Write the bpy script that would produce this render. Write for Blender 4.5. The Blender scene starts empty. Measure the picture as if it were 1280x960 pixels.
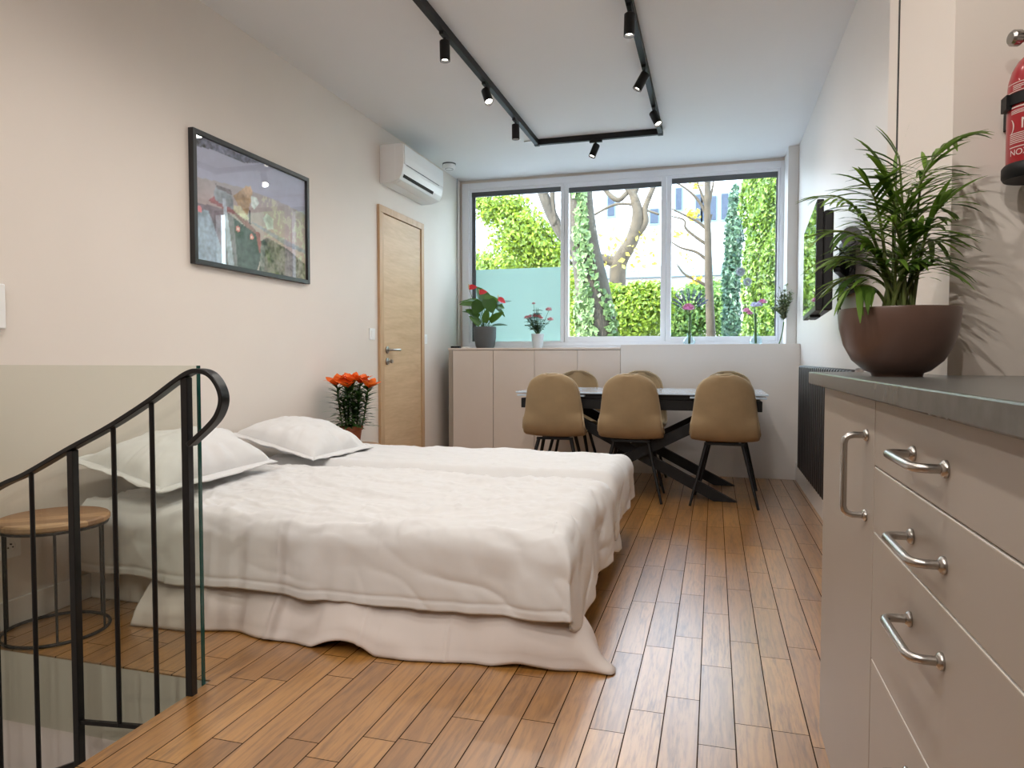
import bpy, math, random
import numpy as np
from mathutils import Vector, Matrix, noise as mnoise

random.seed(7)
rng = np.random.default_rng(11)
SC = bpy.context.scene
COL = SC.collection
PI = math.pi
V = Vector

# ------------------------------------------------------------------ materials
def new_mat(name):
    m = bpy.data.materials.new(name)
    m.use_nodes = True
    nt = m.node_tree
    nt.nodes.clear()
    out = nt.nodes.new('ShaderNodeOutputMaterial')
    return m, nt, out

def nd(nt, typ, ins=None, **attrs):
    n = nt.nodes.new(typ)
    for k, v in attrs.items():
        setattr(n, k, v)
    if ins:
        for k, v in ins.items():
            s = n.inputs[k]
            if isinstance(v, bpy.types.NodeSocket):
                nt.links.new(v, s)
            else:
                s.default_value = v
    return n

def math_(nt, op, a, b=0.0, c=0.0):
    return nd(nt, 'ShaderNodeMath', {0: a, 1: b, 2: c}, operation=op).outputs[0]

def c4(c):
    return (c[0], c[1], c[2], 1.0)

def ramp(nt, fac, stops):
    r = nd(nt, 'ShaderNodeValToRGB', {0: fac})
    e = r.color_ramp.elements
    while len(e) > 1:
        e.remove(e[-1])
    e[0].position, e[0].color = stops[0][0], c4(stops[0][1])
    for p, c in stops[1:]:
        x = e.new(p)
        x.color = c4(c)
    return r.outputs[0]

def mix(nt, fac, a, b, mode='MIX'):
    n = nd(nt, 'ShaderNodeMix', data_type='RGBA', blend_type=mode)
    for sock, v in ((n.inputs[0], fac), (n.inputs[6], a), (n.inputs[7], b)):
        if isinstance(v, bpy.types.NodeSocket):
            nt.links.new(v, sock)
        else:
            sock.default_value = v if not isinstance(v, tuple) or len(v) == 4 else c4(v)
    return n.outputs[2]

def pbr(name, col, rough=0.5, metal=0.0, spec=0.5, var=0.0, vscale=8.0, stretch=(1, 1, 1), bump=0.0, bscale=60.0,
        bdist=0.002, sheen=0.0, coat=0.0, trans=0.0):
    m, nt, out = new_mat(name)
    b = nd(nt, 'ShaderNodeBsdfPrincipled', {'Roughness': rough, 'Metallic': metal, 'Specular IOR Level': spec,
                                            'Sheen Weight': sheen, 'Coat Weight': coat})
    tc = nd(nt, 'ShaderNodeTexCoord').outputs['Object']
    mp = nd(nt, 'ShaderNodeMapping', {'Vector': tc, 'Scale': stretch}).outputs[0]
    nz = nd(nt, 'ShaderNodeTexNoise', {'Vector': mp, 'Scale': vscale, 'Detail': 5.0}).outputs[0]
    d = tuple(max(0, x * (1 - var)) for x in col)
    l = tuple(min(1, x * (1 + var)) for x in col)
    nt.links.new(ramp(nt, nz, [(0.3, d), (0.7, l)]), b.inputs['Base Color'])
    if bump > 0:
        bz = nd(nt, 'ShaderNodeTexNoise', {'Vector': mp, 'Scale': bscale, 'Detail': 4.0}).outputs[0]
        bp = nd(nt, 'ShaderNodeBump', {'Height': bz, 'Strength': bump, 'Distance': bdist})
        nt.links.new(bp.outputs[0], b.inputs['Normal'])
    if trans > 0:
        t = nd(nt, 'ShaderNodeBsdfTranslucent', {'Color': c4(col)})
        mx = nd(nt, 'ShaderNodeMixShader', {0: trans, 1: b.outputs[0], 2: t.outputs[0]})
        nt.links.new(mx.outputs[0], out.inputs[0])
    else:
        nt.links.new(b.outputs[0], out.inputs[0])
    return m

def emis(name, col, s):
    m, nt, out = new_mat(name)
    e = nd(nt, 'ShaderNodeEmission', {'Color': c4(col), 'Strength': s})
    nt.links.new(e.outputs[0], out.inputs[0])
    return m

def leafmat(name, dark, light, trans=0.4, rough=0.45):
    m, nt, out = new_mat(name)
    ri = nd(nt, 'ShaderNodeNewGeometry').outputs['Random Per Island']
    col = ramp(nt, ri, [(0.0, dark), (1.0, light)])
    b = nd(nt, 'ShaderNodeBsdfPrincipled', {'Base Color': col, 'Roughness': rough})
    t = nd(nt, 'ShaderNodeBsdfTranslucent', {'Color': col})
    mx = nd(nt, 'ShaderNodeMixShader', {0: trans, 1: b.outputs[0], 2: t.outputs[0]})
    nt.links.new(mx.outputs[0], out.inputs[0])
    return m

def glassmat(name, tint, ior=1.45, rough=0.0):
    m, nt, out = new_mat(name)
    t = nd(nt, 'ShaderNodeBsdfTransparent', {'Color': c4(tint)})
    g = nd(nt, 'ShaderNodeBsdfGlossy', {'Color': (1, 1, 1, 1), 'Roughness': rough})
    ge = nd(nt, 'ShaderNodeNewGeometry')
    dt = nd(nt, 'ShaderNodeVectorMath', {0: ge.outputs['Normal'], 1: ge.outputs['Incoming']}, operation='DOT_PRODUCT').outputs['Value']
    k = math_(nt, 'POWER', math_(nt, 'SUBTRACT', 1.0, math_(nt, 'ABSOLUTE', dt)), 5.0)
    f0 = ((ior - 1) / (ior + 1)) ** 2
    f = math_(nt, 'MULTIPLY_ADD', k, 1.0 - f0, f0)
    mx = nd(nt, 'ShaderNodeMixShader', {0: f, 1: t.outputs[0], 2: g.outputs[0]})
    nt.links.new(mx.outputs[0], out.inputs[0])
    return m

def plankmat():
    m, nt, out = new_mat('oak_planks')
    pos = nd(nt, 'ShaderNodeNewGeometry').outputs['Position']
    sx = nd(nt, 'ShaderNodeSeparateXYZ', {0: pos})
    X, Y = sx.outputs[0], sx.outputs[1]
    w = 0.0927
    u = math_(nt, 'DIVIDE', math_(nt, 'SUBTRACT', X, 0.063), w)
    ix = math_(nt, 'FLOOR', u)
    fx = math_(nt, 'SUBTRACT', u, ix)
    wn = nd(nt, 'ShaderNodeTexWhiteNoise', {'W': ix}, noise_dimensions='1D')
    r1 = wn.outputs['Value']
    L = math_(nt, 'MULTIPLY_ADD', r1, 0.22, 0.44)
    vy = math_(nt, 'DIVIDE', math_(nt, 'MULTIPLY_ADD', r1, 9.37, Y), L)
    iy = math_(nt, 'FLOOR', vy)
    fy = math_(nt, 'SUBTRACT', vy, iy)
    cid = nd(nt, 'ShaderNodeCombineXYZ', {0: ix, 1: iy})
    wn2 = nd(nt, 'ShaderNodeTexWhiteNoise', {'Vector': cid.outputs[0]}, noise_dimensions='3D')
    rv = wn2.outputs['Value']
    # grain
    gx = math_(nt, 'MULTIPLY_ADD', X, 1.0, math_(nt, 'MULTIPLY', rv, 31.0))
    gy = math_(nt, 'MULTIPLY_ADD', Y, 0.09, math_(nt, 'MULTIPLY', rv, 17.0))
    gv = nd(nt, 'ShaderNodeCombineXYZ', {0: gx, 1: gy}).outputs[0]
    n1 = nd(nt, 'ShaderNodeTexNoise', {'Vector': gv, 'Scale': 130.0, 'Detail': 6.0, 'Roughness': 0.65}).outputs[0]
    n2 = nd(nt, 'ShaderNodeTexNoise', {'Vector': gv, 'Scale': 22.0, 'Detail': 3.0}).outputs[0]
    wv = nd(nt, 'ShaderNodeTexWave', {'Vector': gv, 'Scale': 9.0, 'Distortion': 14.0, 'Detail': 2.0,
                                     'Detail Scale': 1.6}, bands_direction='X').outputs['Fac']
    base = ramp(nt, rv, [(0.0, (0.31, 0.138, 0.030)), (0.4, (0.365, 0.168, 0.038)), (0.8, (0.42, 0.200, 0.048)),
                         (1.0, (0.47, 0.232, 0.060))])
    g = math_(nt, 'MULTIPLY', math_(nt, 'ADD', math_(nt, 'MULTIPLY', n1, 0.6), math_(nt, 'MULTIPLY', n2, 0.4)), 1.0)
    gcol = ramp(nt, g, [(0.33, (0.42, 0.36, 0.30)), (0.50, (0.98, 0.98, 0.98)), (0.70, (1.2, 1.2, 1.2))])
    c1 = mix(nt, 1.0, base, gcol, 'MULTIPLY')
    wcol = ramp(nt, wv, [(0.0, (0.60, 0.54, 0.48)), (0.35, (1, 1, 1))])
    c2 = mix(nt, 0.6, c1, mix(nt, 1.0, c1, wcol, 'MULTIPLY'))
    ex = math_(nt, 'MULTIPLY', math_(nt, 'MINIMUM', fx, math_(nt, 'SUBTRACT', 1.0, fx)), w)
    ey = math_(nt, 'MULTIPLY', math_(nt, 'MINIMUM', fy, math_(nt, 'SUBTRACT', 1.0, fy)), L)
    e = math_(nt, 'MINIMUM', ex, math_(nt, 'MULTIPLY', ey, 1.25))
    gap = nd(nt, 'ShaderNodeMapRange', {0: e, 1: 0.0011, 2: 0.0022, 3: 0.0, 4: 1.0}).outputs[0]
    c3 = mix(nt, gap, (0.022, 0.010, 0.005), c2)
    h = math_(nt, 'ADD', math_(nt, 'MULTIPLY', gap, 1.0), math_(nt, 'MULTIPLY', g, 0.35))
    bp = nd(nt, 'ShaderNodeBump', {'Height': h, 'Strength': 0.35, 'Distance': 0.0018})
    ro = nd(nt, 'ShaderNodeMapRange', {0: g, 1: 0.3, 2: 0.7, 3: 0.42, 4: 0.32}).outputs[0]
    b = nd(nt, 'ShaderNodeBsdfPrincipled', {'Base Color': c3, 'Roughness': ro, 'Normal': bp.outputs[0],
                                            'Specular IOR Level': math_(nt, 'MULTIPLY', gap, 0.8), 'Coat Weight': gap, 'Coat Roughness': 0.29, 'Coat IOR': 1.75})
    nt.links.new(b.outputs[0], out.inputs[0])
    return m

def woodmat(name, dark, light, axis='Z', scale=1.0, rough=0.45):
    m, nt, out = new_mat(name)
    tc = nd(nt, 'ShaderNodeTexCoord').outputs['Object']
    st = {'X': (0.12, 1, 1), 'Y': (1, 0.12, 1), 'Z': (1, 1, 0.12)}[axis]
    mp = nd(nt, 'ShaderNodeMapping', {'Vector': tc, 'Scale': st}).outputs[0]
    n1 = nd(nt, 'ShaderNodeTexNoise', {'Vector': mp, 'Scale': 14.0 * scale, 'Detail': 7.0, 'Roughness': 0.6, 'Distortion': 0.6}).outputs[0]
    n2 = nd(nt, 'ShaderNodeTexNoise', {'Vector': mp, 'Scale': 70.0 * scale, 'Detail': 4.0}).outputs[0]
    f = math_(nt, 'ADD', math_(nt, 'MULTIPLY', n1, 0.7), math_(nt, 'MULTIPLY', n2, 0.3))
    col = ramp(nt, f, [(0.3, dark), (0.68, light)])
    bp = nd(nt, 'ShaderNodeBump', {'Height': f, 'Strength': 0.15, 'Distance': 0.001})
    b = nd(nt, 'ShaderNodeBsdfPrincipled', {'Base Color': col, 'Roughness': rough, 'Normal': bp.outputs[0]})
    nt.links.new(b.outputs[0], out.inputs[0])
    return m

def stooltopmat():
    m, nt, out = new_mat('mango_wood_strips')
    tc = nd(nt, 'ShaderNodeTexCoord').outputs['Object']
    rot = nd(nt, 'ShaderNodeMapping', {'Vector': tc, 'Rotation': (0, 0, 0.9)}).outputs[0]
    sx = nd(nt, 'ShaderNodeSeparateXYZ', {0: rot})
    u = math_(nt, 'DIVIDE', sx.outputs[0], 0.062)
    ix = math_(nt, 'FLOOR', u)
    rv = nd(nt, 'ShaderNodeTexWhiteNoise', {'W': ix}, noise_dimensions='1D').outputs[0]
    gv = nd(nt, 'ShaderNodeCombineXYZ', {0: math_(nt, 'ADD', sx.outputs[0], rv), 1: math_(nt, 'MULTIPLY', sx.outputs[1], 0.15)}).outputs[0]
    n1 = nd(nt, 'ShaderNodeTexNoise', {'Vector': gv, 'Scale': 60.0, 'Detail': 5.0}).outputs[0]
    base = ramp(nt, rv, [(0.0, (0.28, 0.14, 0.06)), (0.5, (0.46, 0.26, 0.13)), (1.0, (0.60, 0.38, 0.21))])
    c = mix(nt, 1.0, base, ramp(nt, n1, [(0.3, (0.7, 0.66, 0.62)), (0.6, (1, 1, 1))]), 'MULTIPLY')
    b = nd(nt, 'ShaderNodeBsdfPrincipled', {'Base Color': c, 'Roughness': 0.5})
    nt.links.new(b.outputs[0], out.inputs[0])
    return m

def attrmat(name, attr, rough=0.6):
    m, nt, out = new_mat(name)
    a = nd(nt, 'ShaderNodeVertexColor', layer_name=attr)
    b = nd(nt, 'ShaderNodeBsdfPrincipled', {'Base Color': a.outputs[0], 'Roughness': rough})
    nt.links.new(b.outputs[0], out.inputs[0])
    return m

def filmmat():
    m, nt, out = new_mat('frosted_film')
    t = nd(nt, 'ShaderNodeBsdfTranslucent', {'Color': (0.52, 0.62, 0.575, 1)})
    d = nd(nt, 'ShaderNodeBsdfDiffuse', {'Color': (0.55, 0.65, 0.60, 1)})
    mx = nd(nt, 'ShaderNodeMixShader', {0: 0.35, 1: t.outputs[0], 2: d.outputs[0]})
    nt.links.new(mx.outputs[0], out.inputs[0])
    return m

M = {}
M['wall'] = pbr('wall_paint', (0.745, 0.68, 0.62), 0.62, var=0.012, vscale=3, bump=0.05, bscale=180)
M['wall_r'] = pbr('wall_paint_right', (0.74, 0.70, 0.665), 0.42, var=0.012, vscale=3, bump=0.05, bscale=180)
M['ceil'] = pbr('ceiling_paint', (0.76, 0.755, 0.75), 0.8, var=0.01, vscale=2)
M['white'] = pbr('white_lacquer', (0.80, 0.79, 0.78), 0.4, var=0.01)
M['upvc'] = pbr('window_frame_white', (0.86, 0.88, 0.93), 0.35, var=0.01)
M['plank'] = plankmat()
M['door'] = woodmat('oak_door_veneer', (0.50, 0.33, 0.18), (0.66, 0.47, 0.29), 'Y', 1.0, 0.5)
M['doorframe'] = woodmat('oak_door_frame', (0.44, 0.27, 0.14), (0.60, 0.41, 0.25), 'Z', 1.0, 0.5)
M['black'] = pbr('black_metal', (0.007, 0.007, 0.008), 0.5, 0.0, 0.3, var=0.1)
M['blackrail'] = pbr('black_painted_iron', (0.008, 0.008, 0.009), 0.36, 0.0, 0.4, var=0.15, bump=0.08, bscale=90)
M['chrome'] = pbr('brushed_nickel', (0.44, 0.42, 0.40), 0.27, 1.0, var=0.04)
M['steel'] = pbr('satin_steel', (0.42, 0.40, 0.38), 0.3, 1.0, var=0.04)
M['taupe'] = pbr('taupe_cabinet_lacquer', (0.345, 0.30, 0.255), 0.42, var=0.02, vscale=4)
M['gap'] = pbr('dark_gap', (0.02, 0.018, 0.016), 0.8)
M['edgelight'] = pbr('painted_edge_highlight', (0.82, 0.79, 0.75), 0.3, var=0.02)  # near-white for the highlight painted on drawer edges
M['counter'] = pbr('grey_stone_worktop', (0.115, 0.117, 0.112), 0.27, 0, 0.5, var=0.12, vscale=45, bump=0.03, bscale=120)
M['cupb'] = pbr('beige_cupboard', (0.665, 0.60, 0.55), 0.45, var=0.01)
M['ledge'] = pbr('ledge_paint', (0.72, 0.70, 0.68), 0.5, var=0.012, vscale=3)
M['bowl'] = pbr('taupe_glazed_ceramic', (0.125, 0.072, 0.055), 0.33, 0, 0.5, var=0.10, vscale=5)
M['soil'] = pbr('potting_soil', (0.03, 0.02, 0.014), 0.95, var=0.4, vscale=60, bump=0.8, bscale=80, bdist=0.01)
M['palm'] = leafmat('palm_leaf', (0.030, 0.085, 0.012), (0.22, 0.38, 0.05), 0.4, 0.4)
M['palmstem'] = pbr('palm_stem', (0.13, 0.17, 0.04), 0.5, var=0.35, vscale=25)
M['tan'] = pbr('tan_suede', (0.315, 0.228, 0.128), 0.72, 0, 0.3, var=0.10, vscale=9, bump=0.12, bscale=220, sheen=0.15)
M['piping'] = pbr('tan_piping', (0.42, 0.33, 0.21), 0.55, var=0.05)
M['tabletop'] = pbr('pale_glass_tabletop', (0.58, 0.70, 0.84), 0.06, 0, 0.6, var=0.04, vscale=3)  # pale blue puts the sky's reflection into the base colour
M['linen'] = pbr('white_cotton', (0.69, 0.69, 0.695), 0.85, 0, 0.2, var=0.012, vscale=5, bump=0.10, bscale=26, bdist=0.004, sheen=0.1)
M['sheet'] = pbr('white_sheet', (0.66, 0.605, 0.58), 0.85, 0, 0.2, var=0.015, vscale=4, bump=0.08, bscale=30, bdist=0.004)
M['mattress'] = pbr('mattress_cover', (0.72, 0.70, 0.68), 0.9, var=0.02)
M['stooltop'] = stooltopmat()
M['pane'] = glassmat('window_glass', (0.98, 1.0, 0.99))
M['guard'] = glassmat('guard_glass', (0.915, 0.93, 0.895))
M['glassedge'] = pbr('green_glass_edge', (0.012, 0.075, 0.062), 0.15, 0, 0.6, var=0.05)
M['vase'] = glassmat('vase_glass', (0.90, 0.96, 0.97))
M['film'] = filmmat()
M['dgrey'] = pbr('dark_grey_blind', (0.09, 0.095, 0.105), 0.5, var=0.03)
M['rad'] = pbr('anthracite_radiator', (0.016, 0.016, 0.018), 0.35, 0, 0.5, var=0.1)
M['tvblack'] = pbr('tv_black_plastic', (0.005, 0.006, 0.008), 0.4, 0, 0.35, var=0.1)
M['screen'] = pbr('tv_screen', (0.012, 0.012, 0.014), 0.02, 0, 1.0)
M['red'] = pbr('extinguisher_red', (0.33, 0.010, 0.018), 0.28, 0, 0.5, var=0.05, coat=0.3)
M['labelwhite'] = pbr('label_white', (0.68, 0.58, 0.55), 0.5)
M['potgrey'] = pbr('grey_planter', (0.085, 0.088, 0.092), 0.5, var=0.05)
M['potwhite'] = pbr('whitish_tin_pot', (0.62, 0.66, 0.70), 0.35, 0.15, var=0.06)
M['terra'] = pbr('terracotta', (0.30, 0.085, 0.035), 0.7, var=0.12, vscale=20)
M['lily'] = leafmat('lily_orange', (0.80, 0.10, 0.012), (0.95, 0.20, 0.02), 0.25, 0.5)
M['lilyleaf'] = leafmat('lily_leaf', (0.012, 0.05, 0.012), (0.07, 0.17, 0.035), 0.25, 0.4)
M['stem'] = pbr('green_stem', (0.07, 0.15, 0.035), 0.5, var=0.2)
M['anthleaf'] = leafmat('anthurium_leaf', (0.030, 0.085, 0.012), (0.11, 0.21, 0.03), 0.35, 0.3)
M['anthred'] = leafmat('anthurium_red', (0.62, 0.02, 0.025), (0.80, 0.05, 0.06), 0.3, 0.3)
M['spadix'] = pbr('spadix_cream', (0.75, 0.55, 0.25), 0.6)
M['roseleaf'] = leafmat('rose_leaf', (0.03, 0.09, 0.05), (0.10, 0.20, 0.11), 0.25, 0.45)
M['rosepink'] = leafmat('rose_pink', (0.55, 0.18, 0.20), (0.80, 0.42, 0.42), 0.3, 0.5)
M['pink'] = leafmat('flower_pink', (0.75, 0.20, 0.45), (0.88, 0.45, 0.66), 0.3, 0.5)
M['lav'] = leafmat('lavender', (0.09, 0.09, 0.20), (0.22, 0.22, 0.38), 0.3, 0.6)
M['lilac'] = leafmat('pale_lilac', (0.60, 0.58, 0.80), (0.78, 0.75, 0.90), 0.35, 0.5)
M['allium'] = leafmat('allium_grey', (0.42, 0.46, 0.50), (0.66, 0.68, 0.72), 0.3, 0.6)
M['eucal'] = leafmat('dried_greens', (0.07, 0.11, 0.05), (0.36, 0.40, 0.22), 0.3, 0.6)
M['plastic'] = pbr('white_plastic', (0.86, 0.86, 0.86), 0.35, var=0.01)
M['lens'] = emis('spot_lens', (1.0, 0.93, 0.82), 14.0)
M['bark'] = pbr('ivy_tree_bark', (0.034, 0.025, 0.015), 0.9, var=0.45, vscale=7, stretch=(1, 1, 0.4), bump=0.8, bscale=24, bdist=0.03)
M['barkpale'] = pbr('pale_bark', (0.050, 0.036, 0.022), 0.9, var=0.3, vscale=9, bump=0.5, bscale=30, bdist=0.02)
M['leafy'] = leafmat('lime_leaves', (0.075, 0.135, 0.008), (0.29, 0.37, 0.035), 0.5)
M['leafg'] = leafmat('green_leaves', (0.05, 0.12, 0.03), (0.22, 0.33, 0.07), 0.45)
M['ivy'] = leafmat('ivy_leaves', (0.03, 0.085, 0.012), (0.22, 0.33, 0.045), 0.4)
M['ivydark'] = leafmat('dark_ivy_leaves', (0.02, 0.06, 0.04), (0.11, 0.19, 0.10), 0.3)
M['ivypale'] = leafmat('pale_ivy_leaves', (0.035, 0.08, 0.015), (0.20, 0.28, 0.10), 0.3)
M['yleaf'] = leafmat('yellow_leaves', (0.45, 0.35, 0.03), (0.72, 0.62, 0.10), 0.4)
M['facade'] = pbr('white_facade', (0.46, 0.48, 0.52), 0.8, var=0.03, vscale=0.5)
M['facadelow'] = pbr('beige_facade_base', (0.36, 0.31, 0.27), 0.8, var=0.05, vscale=0.8)
M['facadeband'] = pbr('grey_blue_band', (0.10, 0.145, 0.16), 0.6, var=0.03)
M['winblue'] = pbr('facade_window_glass', (0.035, 0.045, 0.065), 0.7, 0, 0.1, var=0.1)
M['bounce_gravel'] = pbr('grey_bounce_gravel', (0.20, 0.21, 0.23), 0.95, var=0.4, vscale=2, bump=0.4)  # unseen gravel, made neutral grey to bounce light onto the ceiling
M['wellwall'] = pbr('stairwell_paint', (0.80, 0.75, 0.71), 0.6, var=0.015, vscale=3)
M['print'] = attrmat('poster_print', 'ink', 0.55)
M['picglass'] = glassmat('picture_glass', (0.97, 0.97, 0.97), 1.5)
M['frameblack'] = pbr('black_frame', (0.018, 0.018, 0.02), 0.35, var=0.05)

# ------------------------------------------------------------------ mesh building
WM = {}

def wmat(o):
    return WM.get(o.name, Matrix.Identity(4))

class MB:
    def __init__(self):
        self.v, self.f = [], []

    def add(self, vs, fs):
        n = len(self.v)
        self.v += [tuple(x) for x in vs]
        self.f += [tuple(i + n for i in f) for f in fs]
        return self

    def box(self, x0, x1, y0, y1, z0, z1):
        x0, x1 = min(x0, x1), max(x0, x1)
        y0, y1 = min(y0, y1), max(y0, y1)
        z0, z1 = min(z0, z1), max(z0, z1)
        vs = [(x0, y0, z0), (x1, y0, z0), (x1, y1, z0), (x0, y1, z0), (x0, y0, z1), (x1, y0, z1), (x1, y1, z1), (x0, y1, z1)]
        return self.add(vs, [(3, 2, 1, 0), (4, 5, 6, 7), (0, 1, 5, 4), (1, 2, 6, 5), (2, 3, 7, 6), (3, 0, 4, 7)])

    def beam(self, a, b, w, h, up=(0, 0, 1)):
        """box along a-b; w across, h along up"""
        a, b = V(a), V(b)
        d = (b - a).normalized()
        s = d.cross(V(up))
        if s.length < 1e-5:
            s = d.cross(V((1, 0, 0)))
        s.normalize()
        u = s.cross(d).normalized()
        vs = []
        for p in (a, b):
            for i, j in ((-1, -1), (1, -1), (1, 1), (-1, 1)):
                vs.append(p + s * (i * w / 2) + u * (j * h / 2))
        return self.add(vs, [(3, 2, 1, 0), (4, 5, 6, 7), (0, 1, 5, 4), (1, 2, 6, 5), (2, 3, 7, 6), (3, 0, 4, 7)])

    def sweep(self, path, section, up=(0, 0, 1), closed=False, scale=None, caps=True, fixed=None):
        P = [V(p) for p in path]
        n, k = len(P), len(section)
        vs = []
        prev = None
        for i in range(n):
            if closed:
                t = (P[(i + 1) % n] - P[i - 1])
            else:
                t = P[min(i + 1, n - 1)] - P[max(i - 1, 0)]
            t.normalize()
            if fixed is not None:
                s = V(fixed)
            elif prev is None:
                s = t.cross(V(up))
                if s.length < 1e-4:
                    s = t.cross(V((1, 0, 0)))
                    if s.length < 1e-4:
                        s = t.cross(V((0, 1, 0)))
            else:
                s = prev - t * prev.dot(t)
            s.normalize()
            prev = s
            u = s.cross(t).normalized()
            sc = 1.0 if scale is None else scale[i]
            for a, b in section:
                vs.append(P[i] + s * (a * sc) + u * (b * sc))
        fs = []
        m = n if closed else n - 1
        for i in range(m):
            for j in range(k):
                a = i * k + j
                b = i * k + (j + 1) % k
                c = ((i + 1) % n) * k + (j + 1) % k
                d = ((i + 1) % n) * k + j
                fs.append((a, b, c, d))
        if caps and not closed:
            fs.append(tuple(range(k - 1, -1, -1)))
            fs.append(tuple((n - 1) * k + j for j in range(k)))
        return self.add(vs, fs)

    def tube(self, path, r, n=8, closed=False, caps=True):
        if not isinstance(r, (list, tuple)):
            r = [r] * len(path)
        sec = [(math.cos(2 * PI * j / n), math.sin(2 * PI * j / n)) for j in range(n)]
        return self.sweep(path, sec, scale=list(r), closed=closed, caps=caps)

    def lathe(self, prof, c=(0, 0, 0), n=32, axis=None, sx=1.0, sy=1.0):
        """prof: list of (r, h). axis: direction of h"""
        c = V(c)
        ax = V(axis).normalized() if axis is not None else V((0, 0, 1))
        q = V((0, 0, 1)).rotation_difference(ax)
        vs, fs = [], []
        for r, h in prof:
            for j in range(n):
                a = 2 * PI * j / n
                vs.append(c + q @ V((r * math.cos(a) * sx, r * math.sin(a) * sy, h)))
        for i in range(len(prof) - 1):
            for j in range(n):
                fs.append((i * n + j, i * n + (j + 1) % n, (i + 1) * n + (j + 1) % n, (i + 1) * n + j))
        if prof[0][0] > 1e-6:
            fs.append(tuple(range(n - 1, -1, -1)))
        if prof[-1][0] > 1e-6:
            fs.append(tuple((len(prof) - 1) * n + j for j in range(n)))
        return self.add(vs, fs)

    def grid(self, fn, nu, nv, cu=False, cv=False):
        vs = [fn(i / (nu if cu else nu - 1), j / (nv if cv else nv - 1)) for j in range(nv) for i in range(nu)]
        fs = []
        for j in range(nv if cv else nv - 1):
            for i in range(nu if cu else nu - 1):
                fs.append((j * nu + i, j * nu + (i + 1) % nu, ((j + 1) % nv) * nu + (i + 1) % nu, ((j + 1) % nv) * nu + i))
        return self.add(vs, fs)

    def prism(self, poly, fn0, fn1):
        n = len(poly)
        vs = [fn0(p) for p in poly] + [fn1(p) for p in poly]
        fs = [tuple(range(n - 1, -1, -1)), tuple(range(n, 2 * n))]
        fs += [(i, (i + 1) % n, n + (i + 1) % n, n + i) for i in range(n)]
        return self.add(vs, fs)

    def strip(self, pts, widths, side):
        """flat leaf: centre points, half widths, side vectors"""
        vs, fs = [], []
        for p, w, s in zip(pts, widths, side):
            vs += [V(p) - V(s) * w, V(p) + V(s) * w]
        for i in range(len(pts) - 1):
            fs.append((2 * i, 2 * i + 1, 2 * i + 3, 2 * i + 2))
        return self.add(vs, fs)

    def build(self, name, mat, parent=None, smooth=None, bevel=0.0, bseg=2, sub=0, solid=0.0, flip=False, merge=False):
        me = bpy.data.meshes.new(name)
        vs = self.v
        if parent is not None:
            inv = wmat(parent).inverted()
            vs = [tuple(inv @ V(p)) for p in vs]
        me.from_pydata(vs, [], self.f)
        me.materials.append(M[mat] if isinstance(mat, str) else mat)
        me.validate()
        if merge or True:
            import bmesh
            bm = bmesh.new()
            bm.from_mesh(me)
            if merge:
                bmesh.ops.remove_doubles(bm, verts=bm.verts, dist=1e-5)
            if len(bm.faces) < 40000 and not flip:
                bmesh.ops.recalc_face_normals(bm, faces=bm.faces)
            bm.to_mesh(me)
            bm.free()
        if smooth is not None:
            me.polygons.foreach_set('use_smooth', [True] * len(me.polygons))
            if smooth < 180:
                me.set_sharp_from_angle(angle=math.radians(smooth))
        o = bpy.data.objects.new(name, me)
        COL.objects.link(o)
        if parent is not None:
            o.parent = parent
            WM[o.name] = wmat(parent).copy()
        if bevel > 0:
            b = o.modifiers.new('bevel', 'BEVEL')
            b.width, b.segments, b.limit_method, b.angle_limit = bevel, bseg, 'ANGLE', math.radians(40)
        if solid:
            s = o.modifiers.new('solidify', 'SOLIDIFY')
            s.thickness, s.offset = solid, 0.0
        if sub:
            s = o.modifiers.new('subdivision', 'SUBSURF')
            s.levels = s.render_levels = sub
        return o

def tag(o, label=None, cat=None, group=None, kind=None):
    for k, v in (('label', label), ('category', cat), ('group', group), ('kind', kind)):
        if v:
            o[k] = v
    return o

def thing(name, label, cat, loc=(0, 0, 0), rotz=0.0, group=None, kind=None):
    o = bpy.data.objects.new(name, None)
    o.empty_display_size = 0.1
    COL.objects.link(o)
    o.location = loc
    o.rotation_euler = (0, 0, rotz)
    WM[o.name] = Matrix.Translation(V(loc)) @ Matrix.Rotation(rotz, 4, 'Z')
    return tag(o, label, cat, group, kind)

def structure(mb, name, mat, **k):
    o = mb.build(name, mat, **k)
    o['kind'] = 'structure'
    return o

def dup(root, loc, rotz, label, group=None):
    r = root.copy()
    COL.objects.link(r)
    r.location, r.rotation_euler = loc, (0, 0, rotz)
    r['label'] = label
    if group:
        r['group'] = group
    for ch in list(root.children):
        c = ch.copy()
        COL.objects.link(c)
        c.parent = r
        for g in list(ch.children):
            d = g.copy()
            COL.objects.link(d)
            d.parent = c
    return r

def bez(a, b, c, n):
    a, b, c = V(a), V(b), V(c)
    return [a * (1 - t) ** 2 + b * 2 * t * (1 - t) + c * t * t for t in (i / (n - 1) for i in range(n))]

def catmull(pts, n):
    P = [V(p) for p in pts]
    P = [P[0] * 2 - P[1]] + P + [P[-1] * 2 - P[-2]]
    out = []
    for i in range(1, len(P) - 2):
        for k in range(n):
            t = k / n
            a, b, c, d = P[i - 1], P[i], P[i + 1], P[i + 2]
            out.append(0.5 * ((2 * b) + (c - a) * t + (2 * a - 5 * b + 4 * c - d) * t * t + (3 * b - a - 3 * c + d) * t ** 3))
    out.append(P[-2])
    return out

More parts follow.
